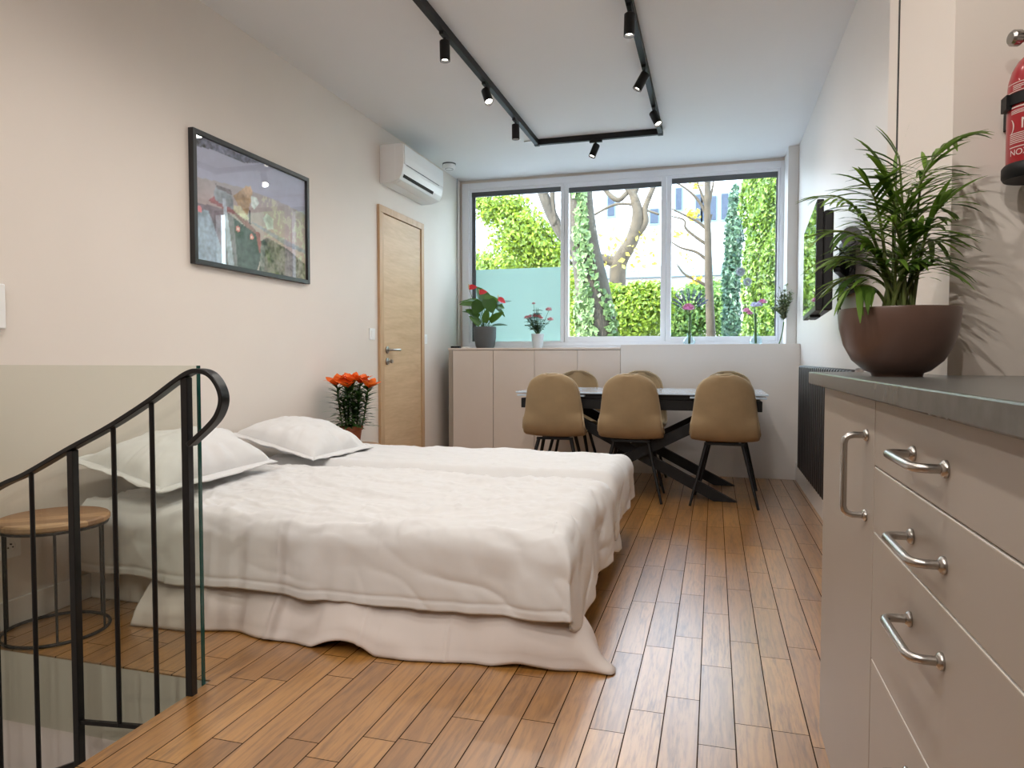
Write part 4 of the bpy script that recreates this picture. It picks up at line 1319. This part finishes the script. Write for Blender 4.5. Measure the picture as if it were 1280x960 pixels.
MB().beam((-1.875, RYY, -0.143), (-1.453, RYY, -0.108), 0.012, 0.012).build('bottom_bar', 'blackrail', sr)
MB().beam((-1.872, RYY, -0.272), (-2.44, RYY, -0.53), 0.014, 0.020).build('bottom_bar', 'blackrail', sr)

gg = thing('glass_guard', 'clear glass guard panel with a green edge beside the stair opening', 'glass panel', (-1.96, 1.735, 0))
MB().box(LW + 0.003, -1.482, 1.730, 1.740, -0.235, 0.958).build('glass', 'guard', gg)
MB().box(-1.482, -1.476, 1.730, 1.740, -0.235, 0.958).build('edge', 'glassedge', gg)

# ------------------------------------------------------------------ flowers
def petal(m, base, d, up, L, w, curl, n=6, cup=0.0):
    d, up = V(d).normalized(), V(up).normalized()
    s = d.cross(up).normalized()
    pos = V(base)
    pts, ws, ss = [], [], []
    for j in range(n):
        f = j / (n - 1)
        pts.append(pos.copy())
        ws.append(w * (math.sin(PI * (0.08 + 0.92 * f)) ** 0.7 + 0.02))
        ss.append(s)
        d = (d - up * (curl / n)).normalized()
        pos = pos + d * (L / (n - 1))
    m.strip(pts, ws, ss)

def heartleaf(m, base, d, up, L, W, droop=0.5, n=8):
    d, up = V(d).normalized(), V(up).normalized()
    s = d.cross(up).normalized()
    pos = V(base)
    vs, fs = [], []
    for j in range(n):
        f = j / (n - 1)
        w = W * (math.sin(PI * min(1, 0.22 + 0.78 * f)) ** 0.8)
        if j == n - 1:
            w = 0.0005
        nn = s.cross(d).normalized()
        vs += [pos - s * w + nn * w * 0.25, pos.copy(), pos + s * w + nn * w * 0.25]
        d = (d - V((0, 0, droop / n))).normalized()
        pos = pos + d * (L / (n - 1))
    for j in range(n - 1):
        fs += [(3 * j, 3 * j + 1, 3 * j + 4, 3 * j + 3), (3 * j + 1, 3 * j + 2, 3 * j + 5, 3 * j + 4)]
    m.add(vs, fs)

def rosette(m, c, r, n=26):
    c = V(c)
    for i in range(n):
        f = i / n
        a = i * 2.399
        el = 1.4 - 1.6 * f
        d = V((math.cos(a) * math.cos(el), math.sin(a) * math.cos(el), math.sin(el)))
        petal(m, c + d * r * 0.15, d, d.cross(V((-math.sin(a), math.cos(a), 0))), r * (0.75 + 0.35 * f), r * 0.38, -0.9, 4)

# orange lilies
LX, LYY, LZ = -2.262, 4.045, 0.415
ll = thing('potted_lilies', 'orange lilies in a terracotta pot behind the bed, by the left wall', 'plant', (LX, LYY, LZ))
MB().lathe([(0.0, 0), (0.052, 0), (0.066, 0.098), (0.074, 0.100), (0.076, 0.126), (0.070, 0.126), (0.066, 0.108), (0.0, 0.108)], (LX, LYY, LZ), 28).build('pot', 'terra', ll, smooth=40)
MB().lathe([(0.0, 0.114), (0.067, 0.111)], (LX, LYY, LZ), 20).build('soil', 'soil', ll)
st, lv, fl_ = MB(), MB(), MB()
random.seed(5)
heads = [(-0.085, 0.300, -0.03), (-0.035, 0.310, 0.03), (0.015, 0.312, -0.02), (0.050, 0.310, 0.04), (0.110, 0.280, 0.0), (-0.01, 0.285, -0.06)]
for k in range(9):
    if k < 6:
        hx_, hz_, hd_ = heads[k]
    else:
        hx_, hz_, hd_ = random.uniform(-0.13, 0.13), random.uniform(0.18, 0.25), random.uniform(-0.07, 0.07)
    top = V((LX, LYY, LZ + 0.108 + hz_ * 0.95)) + CR * hx_ + CF * hd_
    bs = V((LX, LYY, LZ + 0.108)) + CR * hx_ * 0.6 + CF * hd_ * 0.5
    pa = bez(bs, (bs + top) / 2 + CR * hx_ * 0.1, top, 10)
    st.tube(pa, 0.0042, 6)
    for i in range(60):
        t = 0.06 + 0.90 * i / 59
        p = bs.lerp(top, t)
        a = i * 2.4 + k
        d = V((math.cos(a), math.sin(a), 0.25 + 0.5 * t))
        petal(lv, p, d, V((0, 0, 1)), 0.120 * random.uniform(0.7, 1.2), 0.0105, 0.7, 5)
    if k < 6:
        ax = (V((0, 0, 1)) + CR * hx_ * 2.5 + CF * hd_ * 3 - CF * 0.15).normalized()
        e1 = ax.orthogonal().normalized()
        e2 = ax.cross(e1)
        for i in range(6):
            a = i * PI / 3 + k
            r_ = e1 * math.cos(a) + e2 * math.sin(a)
            petal(fl_, top, ax * 0.85 + r_ * 0.75, ax, 0.098, 0.026, 0.55, 7)
st.build('stems', 'stem', ll, smooth=180)
lv.build('leaves', 'lilyleaf', ll, smooth=180, flip=True)
fl_.build('flowers', 'lily', ll, smooth=180, flip=True)

# anthurium on the cupboard
AX, AY, AZ = -2.095, 6.30, CUPZ
an = thing('potted_anthurium', 'red anthurium in a dark grey pot on the cupboard under the window', 'plant', (AX, AY, AZ))
MB().lathe([(0.0, 0), (0.078, 0), (0.090, 0.02), (0.104, 0.10), (0.107, 0.20), (0.103, 0.205), (0.099, 0.195), (0.095, 0.18), (0.0, 0.18)], (AX, AY, AZ), 36).build('pot', 'potgrey', an, smooth=45)
MB().lathe([(0.0, 0.186), (0.097, 0.183)], (AX, AY, AZ), 24).build('soil', 'soil', an)
st, lv, fl_, sp_ = MB(), MB(), MB(), MB()
def an_pt(px, pz, d=0.0):
    return V((AX, AY, AZ + 0.19)) + CR * px + CF * d + V((0, 0, pz))
# (stem tip, leaf direction, length, half width)
lvs = [((0.03, 0.20), 0.03, (-0.38, 0.15, 0.80), 0.24, 0.080, (0.55, -0.8, 0.25)), ((-0.01, 0.27), 0.0, (0.6, 0.2, -0.15), 0.22, 0.070, (0.2, -0.9, 0.6)), ((-0.06, 0.235), 0.05, (-0.75, 0.2, 0.1), 0.20, 0.07, (0.1, -0.7, 0.8)), ((0.10, 0.22), 0.0, (0.9, 0.1, 0.35), 0.16, 0.045, (0.0, -0.4, 1.0)),
       ((-0.08, 0.25), -0.05, (-0.9, -0.2, 0.05), 0.17, 0.045, (0, -0.3, 1)), ((0.03, 0.27), -0.05, (0.2, -0.6, -0.6), 0.18, 0.07, (0.1, -1, 0.3)), ((-0.03, 0.25), -0.06, (-0.3, -0.4, -0.5), 0.17, 0.07, (-0.1, -1, 0.4)),
       ((0.05, 0.06), -0.04, (0.7, -0.1, 0.6), 0.16, 0.045, (-0.4, -0.8, 0.5)), ((0.07, 0.02), -0.05, (0.95, -0.1, 0.15), 0.15, 0.035, (0, -0.4, 1)), ((-0.06, 0.10), -0.05, (-0.6, -0.2, 0.45), 0.15, 0.045, (0.2, -0.8, 0.6)),
       ((-0.05, 0.03), -0.06, (-0.5, -0.3, 0.5), 0.14, 0.04, (0.3, -0.8, 0.5)), ((0.0, 0.05), -0.07, (0.15, -0.3, 0.8), 0.15, 0.035, (0, -1, 0.2)), ((-0.09, 0.13), 0.02, (-0.8, 0.1, 0.3), 0.14, 0.03, (0, -0.4, 1)), ((0.10, 0.20), 0.04, (0.6, 0.2, -0.5), 0.13, 0.04, (0, -0.5, 0.8))]
for (px, pz), dd, d, L, W, up in lvs:
    tip = an_pt(px, pz, dd)
    b = an_pt(px * 0.25, 0.0, dd * 0.3)
    st.tube(bez(b, b.lerp(tip, 0.5) + V((0, 0, 0.03)), tip, 8), 0.0032, 6)
    D = CR * d[0] + CF * d[1] + V((0, 0, d[2]))
    U = CR * up[0] + CF * up[1] + V((0, 0, up[2]))
    heartleaf(lv, tip, D, U, L, W, 0.25)
for px, pz, d in ((-0.15, 0.375, (-0.3, -0.6, 0.5)), (0.125, 0.275, (0.25, -0.8, 0.3)), (-0.055, 0.33, (0.4, -0.6, -0.2))):
    tip = an_pt(px, pz, -0.05)
    b = an_pt(px * 0.2, 0.0, 0)
    st.tube(bez(b, b.lerp(tip, 0.6) + V((0, 0, 0.02)), tip, 8), 0.0026, 6)
    D = CR * d[0] + CF * d[1] + V((0, 0, d[2]))
    heartleaf(fl_, tip, CR * 0.8 + V((0, 0, 0.25 if px < 0 else -0.3)), CR * 0.1 - CF * 0.8 + V((0, 0, 0.7)), 0.08, 0.034, 0.3)
    sp_.tube([tip, tip - CF * 0.03 + V((0, 0, 0.035))], [0.005, 0.0035], 8)
st.build('stems', 'stem', an, smooth=180)
lv.build('leaves', 'anthleaf', an, smooth=180, flip=True)
fl_.build('flowers', 'anthred', an, smooth=180, flip=True)
sp_.build('spadices', 'spadix', an, smooth=180)

# small rose in a pale pot
QX, QY = -1.58, 6.30
ro = thing('potted_rose', 'small pink rose plant in a whitish tin pot on the cupboard', 'plant', (QX, QY, CUPZ))
MB().lathe([(0.0, 0), (0.045, 0), (0.058, 0.125), (0.062, 0.128), (0.062, 0.134), (0.056, 0.134), (0.052, 0.11), (0.0, 0.11)], (QX, QY, CUPZ), 28).build('pot', 'potwhite', ro, smooth=40)
st, lv, fl_ = MB(), MB(), MB()
random.seed(9)
for k in range(15):
    a = random.uniform(0, 2 * PI)
    px, pz = random.uniform(-0.11, 0.11), random.uniform(0.08, 0.27)
    tip = V((QX, QY, CUPZ + 0.12)) + CR * px + CF * random.uniform(-0.07, 0.07) + V((0, 0, pz))
    b = V((QX, QY, CUPZ + 0.11))
    pa = bez(b, b.lerp(tip, 0.5) + V((0, 0, 0.05)), tip, 8)
    st.tube(pa, 0.002, 5)
    for i in range(9):
        p = pa[2 + int(i * 0.6)]
        a = i * 2.2 + k
        heartleaf(lv, p, V((math.cos(a), math.sin(a), 0.2)), V((0, 0, 1)), 0.055, 0.018, 0.5, 5)
for px, pz, r in ((-0.105, 0.155, 0.028), (-0.075, 0.165, 0.025), (-0.03, 0.17, 0.028), (0.01, 0.165, 0.028), (0.10, 0.225, 0.036), (0.115, 0.135, 0.034), (-0.04, 0.285, 0.020), (0.03, 0.15, 0.024)):
    tip = V((QX, QY, CUPZ + 0.12)) + CR * px - CF * 0.06 + V((0, 0, pz))
    st.tube(bez((QX, QY, CUPZ + 0.11), V((QX, QY, CUPZ + 0.2)) + CR * px * 0.4, tip, 8), 0.002, 5)
    rosette(fl_, tip, r)
st.build('stems', 'stem', ro, smooth=180)
lv.build('leaves', 'roseleaf', ro, smooth=180, flip=True)
fl_.build('flowers', 'rosepink', ro, smooth=180, flip=True)

SZ = 1.096
def vase(name, label, x, y):
    t = thing(name, label, 'vase of flowers', (x, y, SZ))
    MB().lathe([(0.0, 0.0), (0.040, 0.0), (0.052, 0.012), (0.055, 0.032), (0.045, 0.055), (0.022, 0.075), (0.017, 0.095), (0.021, 0.112), (0.019, 0.112), (0.015, 0.095), (0.020, 0.075), (0.043, 0.053), (0.052, 0.032), (0.049, 0.014), (0.0, 0.004)], (x, y, SZ), 28).build('glass_vase', 'vase', t, smooth=60)
    return t
# vase 1: lavender fan and a pink bloom
vx, vy = -0.213, 6.35
v1 = vase('flower_vase', 'small glass vase with lavender sprigs around one pink flower', vx, vy)
st, lv, fl_ = MB(), MB(), MB()
st.tube([(vx, vy, SZ + 0.01), (vx + 0.002, vy, SZ + 0.14), (vx + 0.006, vy, SZ + 0.27)], 0.011, 8)
c0 = V((vx, vy, SZ + 0.30))
rosette(fl_, c0 + V((-0.01, -0.02, 0.01)), 0.060, 40)
for i in range(17):
    a = -1.15 + 2.3 * i / 16
    L = 0.17 + 0.06 * math.cos(a * 1.3)
    tip = c0 + CR * math.sin(a) * L * 0.95 + V((0, 0, math.cos(a) * L * 0.75 + 0.015)) + CF * (0.03 * (-1) ** i)
    st.tube([c0 - V((0, 0, 0.05)), c0.lerp(tip, 0.55), tip], 0.0016, 5)
    for j in range(9):
        p = c0.lerp(tip, 0.5 + 0.5 * j / 8)
        for q_ in range(4):
            b = q_ * 1.57 + j
            petal(lv, p, V((math.cos(b), math.sin(b), 0.8)), V((0, 0, 1)), 0.020, 0.0055, 0.3, 3)
st.build('stems', 'stem', v1, smooth=180)
fl_.build('pink_flower', 'pink', v1, smooth=180, flip=True)
lv.build('lavender', 'lav', v1, smooth=180, flip=True)
# vase 2: pinks, pale lilac and two grey alliums
vx, vy = 0.342, 6.35
v2 = vase('flower_vase', 'small glass vase with pink blooms and two tall pale globe flowers', vx, vy)
st, p1, p2, p3 = MB(), MB(), MB(), MB()
st.tube([(vx, vy, SZ + 0.01), (vx - 0.002, vy, SZ + 0.14), (vx - 0.008, vy, SZ + 0.27)], 0.010, 8)
b0 = V((vx - 0.006, vy, SZ + 0.25))
for dx, dz_, r, m_ in ((-0.085, 0.0, 0.038, p1), (-0.055, -0.02, 0.030, p1), (0.055, 0.075, 0.040, p1), (-0.015, 0.045, 0.042, p2), (0.02, 0.05, 0.04, p2)):
    c_ = b0 + CR * dx + V((0, 0, dz_ + 0.03)) - CF * 0.02
    st.tube([b0 - V((0, 0, 0.04)), c_], 0.0025, 5)
    rosette(m_, c_, r, 30)
for dx, dz_, r in ((-0.130, 0.375, 0.043), (-0.070, 0.290, 0.040)):
    c_ = b0 + CR * dx + V((0, 0, dz_))
    st.tube(bez(b0 - V((0, 0, 0.04)), b0 + V((0, 0, 0.2)), c_, 8), 0.002, 5)
    p3 = MB()
    for i in range(160):
        zz = 1 - 2 * (i + 0.5) / 160
        a = i * 2.39996
        d = V((math.cos(a) * math.sqrt(1 - zz * zz), math.sin(a) * math.sqrt(1 - zz * zz), zz))
        petal(p3, c_ + d * r * 0.35, d, d.orthogonal(), r * 0.65, 0.004, 0.1, 3)
    p3.build('globe_flower', 'allium', v2, smooth=180, flip=True)
st.build('stems', 'stem', v2, smooth=180)
p1.build('pink_flowers', 'pink', v2, smooth=180, flip=True)
p2.build('lilac_flowers', 'lilac', v2, smooth=180, flip=True)
# leaning bunch of dried greens
bq = thing('dried_bouquet', 'bunch of dried greenery leaning in the corner of the ledge', 'bouquet', (0.50, 6.24, SZ))
st, lv = MB(), MB()
random.seed(33)
base = V((0.515, 6.20, SZ))
neck = V((0.550, 6.205, SZ + 0.185))
for k in range(7):
    o_ = V((random.uniform(-0.006, 0.006), random.uniform(-0.006, 0.006), 0))
    st.tube(bez(base + o_, base.lerp(neck, 0.5) + V((0.015, 0, 0.0)), neck + o_, 8), 0.0032, 6)
for k in range(34):
    a = random.uniform(-1.0, 0.5)
    L = random.uniform(0.16, 0.30) * (1.0 if a > -0.3 else 0.75)
    tip = neck + CR * math.sin(a) * L * 0.75 + V((0, 0, math.cos(a) * L)) - CF * random.uniform(-0.01, 0.07)
    if tip.x > 0.61:
        tip.x = 0.61
    pa = bez(neck, neck + V((0, 0, L * 0.4)), tip, 9)
    st.tube(pa, 0.0014, 5)
    for i in range(22):
        p = pa[1 + int(i * 7.4 / 22)].lerp(pa[2 + int(i * 6.4 / 22)], random.random())
        b = i * 2.4 + k
        d = CR * math.cos(b) - CF * abs(math.sin(b)) * 0.7 + V((0, 0, 0.7))
        petal(lv, p, d, V((0, 0, 1)) - CF * 0.4, random.uniform(0.022, 0.040), 0.0075, 0.4, 4)
st.build('stems', 'stem', bq, smooth=180)
lv.build('leaves', 'eucal', bq, smooth=180, flip=True)
# small black gadget and white gadget on the cupboard, far left
gd = MB().box(-2.33, -2.245, 6.00, 6.045, CUPZ, CUPZ + 0.018).build('remote_control', 'tvblack', bevel=0.004)
tag(gd, 'small black remote lying on the far left end of the cupboard', 'remote control')
gd = MB().box(-2.225, -2.15, 6.02, 6.07, CUPZ, CUPZ + 0.012).build('remote_control', 'plastic', bevel=0.004)
tag(gd, 'small white remote lying left of the anthurium pot', 'remote control')

# ------------------------------------------------------------------ garden outside
structure(MB().box(-30, 30, 6.9, 60, -0.3, -0.1), 'ground_garden', 'bounce_gravel')

def trunk(m, pts, radii, n=12, seed=0, rough=0.12):
    path = catmull(pts, 6)
    k = len(path)
    vs = []
    rr = [radii[0] + (radii[-1] - radii[0]) * 0 for _ in path]
    for i in range(k):
        f = i / (k - 1) * (len(radii) - 1)
        a = min(len(radii) - 2, int(f))
        rr[i] = radii[a] + (radii[a + 1] - radii[a]) * (f - a)
    m.tube(path, rr, n)
    return path, rr

# big leaning trunk with ivy
t1 = thing('ivy_tree', 'thick leaning tree trunk overgrown with ivy outside the middle pane', 'tree', (-1.42, 9.0, -0.1))
m = MB()
pth, rr = trunk(m, [(-1.38, 9.0, -0.1), (-1.42, 9.0, 1.0), (-1.47, 9.0, 1.45), (-1.53, 9.0, 1.9), (-1.62, 9.0, 2.4), (-1.68, 9.0, 2.9), (-1.72, 9.0, 3.4), (-1.85, 9.05, 4.5), (-2.1, 9.1, 6.0)],
                [0.30, 0.255, 0.25, 0.22, 0.185, 0.165, 0.16, 0.14, 0.10], 18)
trunk(m, [(-1.74, 9.02, 2.35), (-2.02, 9.05, 2.75), (-2.25, 9.1, 3.3), (-2.45, 9.2, 4.2)], [0.08, 0.075, 0.07, 0.05], 10)
trunk(m, [(-2.02, 9.0, 2.72), (-2.08, 9.1, 3.2), (-2.0, 9.2, 4.0)], [0.04, 0.035, 0.03], 8)
m.build('trunk', 'bark', t1, smooth=180)
P_, N_ = [], []
for i in range(2100):
    k = rng.integers(0, len(pth) - 12)
    p, r = np.array(pth[k]), rr[k]
    z = p[2]
    a = rng.uniform(PI + 0.2, 2 * PI - 0.2)
    d = np.array([math.cos(a), math.sin(a), 0])
    dens = mnoise.noise(V((a * 1.3, z * 2.2, 3.0)))
    if (z > 1.75 and not (-0.5 < math.cos(a) + 0.05 < 0.55 and dens > -0.25)) or (z <= 1.75 and dens < -0.2):
        continue
    P_.append(p + d * (r + 0.02) + np.array([0, 0, rng.uniform(-0.1, 0.1)]))
    N_.append(d)
leaf_cloud('ivy', 'ivypale', t1, P_, N_, 0.085, 0.85, 0.45)

# second tree: several pale stems
t2_ = thing('forked_tree', 'pale forked tree with spreading stems outside the middle pane', 'tree', (-1.5, 13.0, -0.1))
m = MB()
Yt = 13.0
def px2(x, y, Y):
    """where a point seen at that place of the window view lies at depth Y in the garden"""
    r = V((math.cos(YAW), math.sin(YAW), 0))
    f = V((-math.sin(YAW) * math.cos(PIT), math.cos(YAW) * math.cos(PIT), -math.sin(PIT)))
    u = r.cross(f)
    d = r * ((x - 640) / FPX) - u * ((y - 480) / FPX) + f
    return V((0, 0, 0.98)) + d * (Y / d.y)
def tr2(pl, rad, Y):
    return trunk(m, [tuple(px2(x, y, Y)) for x, y in pl], rad, 10)
tr2([(772, 430), (772, 350), (775, 326), (790, 300), (797, 270), (792, 245), (780, 228), (768, 205)], [0.1612, 0.155, 0.1488, 0.124, 0.1054, 0.0806, 0.062, 0.0496], Yt)
tr2([(790, 300), (806, 280), (806, 262), (812, 245), (820, 226), (826, 205)], [0.0744, 0.062, 0.0558, 0.0496, 0.0434, 0.0372], Yt)
tr2([(796, 262), (792, 245), (800, 225), (805, 205)], [0.0744, 0.062, 0.0496, 0.0372], Yt)
tr2([(775, 330), (763, 326), (752, 322), (744, 318)], [0.1364, 0.0992, 0.0744, 0.062], Yt)
tr2([(740, 270), (765, 257), (785, 255), (806, 262), (824, 268)], [0.0217, 0.0248, 0.0248, 0.0217, 0.0186], Yt)
tr2([(785, 240), (772, 250), (757, 238), (750, 225)], [0.0434, 0.0496, 0.0434, 0.031], Yt)
m.build('trunk', 'barkpale', t2_, smooth=180)
P_ = [np.array(px2(rng.uniform(745, 822), rng.uniform(285, 335), Yt + rng.uniform(-0.5, 0.5))) for _ in range(90)]
leaf_cloud('leaves', 'yleaf', t2_, P_, np.tile([0, -1, 0], (90, 1)), 0.11, 0.7, 1.0)

# slim tree with bare side branches
t3 = thing('slender_tree', 'slim bare tree with side branches outside the right pane', 'tree', (-0.1, 11.0, -0.1))
m = MB()
Ys = 11.0
tr2([(889, 430), (888, 400), (886, 350), (885, 300), (884, 260), (885, 205)], [0.075, 0.070, 0.062, 0.055, 0.05, 0.045], Ys)
for pl in ([(885, 358), (870, 350), (855, 342), (846, 330)], [(884, 325), (870, 315), (852, 310), (838, 302)], [(884, 306), (868, 295), (857, 285), (855, 275), (838, 270)],
           [(884, 287), (872, 277), (858, 270), (838, 260)], [(884, 270), (876, 255), (866, 243), (852, 232), (838, 226)], [(885, 262), (876, 240), (870, 222)], [(886, 255), (890, 238), (893, 222)], [(884, 290), (888, 272), (890, 268)]):
    tr2(pl, [0.028, 0.022, 0.016, 0.010], Ys)
m.build('trunk', 'barkpale', t3, smooth=180)
P_ = []
for cx_, cy_, n in ((865, 268, 40), (848, 293, 16), (858, 322, 14), (868, 232, 14), (868, 350, 30)):
    for _ in range(n):
        P_.append(np.array(px2(cx_ + rng.normal(0, 4), cy_ + rng.normal(0, 3), Ys)))
leaf_cloud('leaves', 'yleaf', t3, P_, np.tile([0, -1, 0], (len(P_), 1)), 0.075, 0.7, 1.0)

# leafy tree behind the left pane
def leafy(name, label, cat, mat, blobs, Y, size, trunkpts=None, loc=None, dens=1.0, bark='bark'):
    c0_ = px2(blobs[0][0], blobs[0][1], Y)
    t = thing(name, label, cat, (c0_.x, Y, -0.1))
    P_, N_ = [], []
    sc = Y * 1.04 / FPX
    for (bx_, by_, rx, ry, n) in blobs:
        c_ = px2(bx_, by_, Y)
        p, d = ell_points(c_, (rx * sc, max(rx, ry) * sc * 0.8, ry * sc), int(n * dens), 0.35)
        P_.append(p)
        N_.append(d)
    leaf_cloud('foliage', mat, t, np.concatenate(P_), np.concatenate(N_), size, 0.6, 0.7)
    if trunkpts:
        mm = MB()
        for pl, rad in trunkpts:
            trunk(mm, [tuple(px2(x, y, Y)) if y < 425 else (px2(x, 425, Y).x, Y, -0.1) for x, y in pl], rad, 8)
        mm.build('trunk', bark, t, smooth=180)
    return t
leafy('leafy_tree', 'bright green leafy tree outside the left pane', 'tree', 'leafy',
      [(652, 292, 44, 36, 2100), (615, 262, 24, 22, 700), (640, 258, 26, 18, 600), (675, 310, 40, 34, 1500), (600, 330, 22, 14, 400), (630, 335, 60, 30, 1800), (690, 335, 34, 28, 900), (598, 250, 14, 14, 150), (650, 390, 80, 40, 1600)],
      12.8, 0.085, [([(690, 430), (672, 320), (640, 270), (625, 240)], [0.10, 0.06, 0.03, 0.015]), ([(715, 330), (690, 300), (665, 275), (655, 262)], [0.03, 0.025, 0.02, 0.01]), ([(700, 340), (675, 310), (658, 278)], [0.03, 0.022, 0.012])], dens=1.5)
leafy('green_shrub', 'lime green shrub around the foot of the ivy trunk', 'shrub', 'leafy',
      [(790, 400, 50, 42, 3000), (735, 395, 34, 40, 1400), (820, 375, 26, 24, 900), (765, 370, 26, 16, 700), (800, 365, 22, 14, 500), (720, 360, 16, 30, 400)], 11.5, 0.075, dens=2.2)
leafy('green_shrub', 'loose green shrub at the bottom left of the right pane', 'shrub', 'leafg',
      [(862, 395, 34, 36, 1700), (850, 412, 30, 22, 900), (895, 385, 18, 36, 800), (868, 365, 14, 12, 300), (905, 400, 12, 30, 400)], 12.5, 0.085, dens=1.6)
leafy('dark_shrub', 'tall dark blue-green shrub just left of the bright ivy wall', 'shrub', 'ivydark',
      [(914, 400, 11, 40, 1100), (914, 350, 11, 40, 1100), (917, 300, 11, 40, 1000), (919, 262, 8, 28, 600), (914, 436, 11, 30, 500)], 10.5, 0.075, [([(914, 430), (914, 380), (916, 300)], [0.05, 0.04, 0.02])], dens=1.5)
# ivy-covered garden wall on the right: solid core with leaves over it
iw = thing('ivy_wall', 'tall garden wall covered in bright green ivy outside the right pane', 'ivy wall', (0.75, 9.5, -0.1))
a_ = px2(934, 420, 9.6)
b_ = px2(990, 420, 7.9)
core = MB()
core.add([(a_.x, 9.6, -0.1), (b_.x, 7.9, -0.1), (b_.x + 0.6, 7.9, -0.1), (a_.x + 1.0, 9.6, -0.1), (a_.x, 9.6, 4.4), (b_.x, 7.9, 4.4), (b_.x + 0.6, 7.9, 4.4), (a_.x + 1.0, 9.6, 4.4)],
         [(3, 2, 1, 0), (4, 5, 6, 7), (0, 1, 5, 4), (1, 2, 6, 5), (2, 3, 7, 6), (3, 0, 4, 7)])
core.build('wall_core', 'ivydark', iw)
n = 11500
tt, zz = rng.uniform(-0.02, 1.0, n), rng.uniform(0.6, 4.5, n)
bump = np.array([0.12 * mnoise.noise(V((t * 5, z * 2.2, 1.0))) + 0.06 for t, z in zip(tt, zz)])
nx_, ny_ = -0.93, -0.36
P_ = np.stack([a_.x + (b_.x - a_.x) * tt + nx_ * bump, 9.6 + (7.9 - 9.6) * tt + ny_ * bump, zz], 1)
leaf_cloud('ivy', 'ivy', iw, P_, np.tile([nx_, ny_, 0.35], (n, 1)), 0.075, 0.8, 0.65)

# white building behind the garden
bl = thing('apartment_building', 'pale apartment building with blue-grey windows beyond the garden', 'building', (-3, 24, -0.1))
MB().box(-12.0, 5.0, 24.0, 32.0, 4.05, 14.0).build('upper_wall', 'facade', bl)
MB().box(-12.0, 5.0, 24.15, 32.0, -0.1, 3.7).build('ground_floor_wall', 'facadelow', bl)
MB().box(-12.1, 5.1, 23.85, 24.2, 3.7, 4.05).build('band', 'facadeband', bl)
for xa, ya, xb, yb in ((870, 244, 876, 276), (878.5, 246, 884, 276), (888, 246, 895, 275), (902, 243, 910, 274), (813, 262, 823, 279), (845, 236, 852, 262), (760, 246, 768, 270)):
    p0, p1_ = px2(xa, ya, 23.98), px2(xb, yb, 23.98)
    w_ = MB().box(p0.x - 0.06, p1_.x + 0.06, 23.93, 24.05, p1_.z - 0.06, p0.z + 0.06).build('window', 'facadeband', bl)
    MB().box(p0.x, p1_.x, 23.90, 23.96, p1_.z, p0.z).build('window_glass', 'winblue', w_)

# ------------------------------------------------------------------ light
world = bpy.data.worlds.new('sky')
SC.world = world
world.use_nodes = True
wn_ = world.node_tree
wn_.nodes.clear()
wo = wn_.nodes.new('ShaderNodeOutputWorld')
bg = wn_.nodes.new('ShaderNodeBackground')
tcw = wn_.nodes.new('ShaderNodeTexCoord')
sxw = wn_.nodes.new('ShaderNodeSeparateXYZ')
wn_.links.new(tcw.outputs['Generated'], sxw.inputs[0])
cr = ramp(wn_, sxw.outputs[2], [(0.0, (0.82, 0.90, 1.0)), (0.25, (0.75, 0.87, 1.0)), (0.8, (0.55, 0.75, 1.0))])
wn_.links.new(cr, bg.inputs[0])
bg.inputs[1].default_value = 14.0
wn_.links.new(bg.outputs[0], wo.inputs[0])
sun = bpy.data.lights.new('sun', 'SUN')
sun.energy = 17.0
sun.angle = 0.02
sun.color = (1.0, 0.95, 0.85)
so = bpy.data.objects.new('sun', sun)
COL.objects.link(so)
so.rotation_euler = V((0.62, 0.42, -0.75)).to_track_quat('-Z', 'Y').to_euler()

# ------------------------------------------------------------------ colour management
vs_ = SC.view_settings
vs_.view_transform = 'Standard'
vs_.look = 'None'
vs_.gamma = 1.0
vs_.exposure = -0.02
vs_.use_curve_mapping = False
SC.cycles.max_bounces = 10
SC.cycles.diffuse_bounces = 5
SC.cycles.glossy_bounces = 4
SC.cycles.transparent_max_bounces = 12
SC.cycles.sample_clamp_indirect = 6.0
SC.cycles.use_denoising = True
SC.cycles.caustics_reflective = False
SC.cycles.caustics_refractive = False
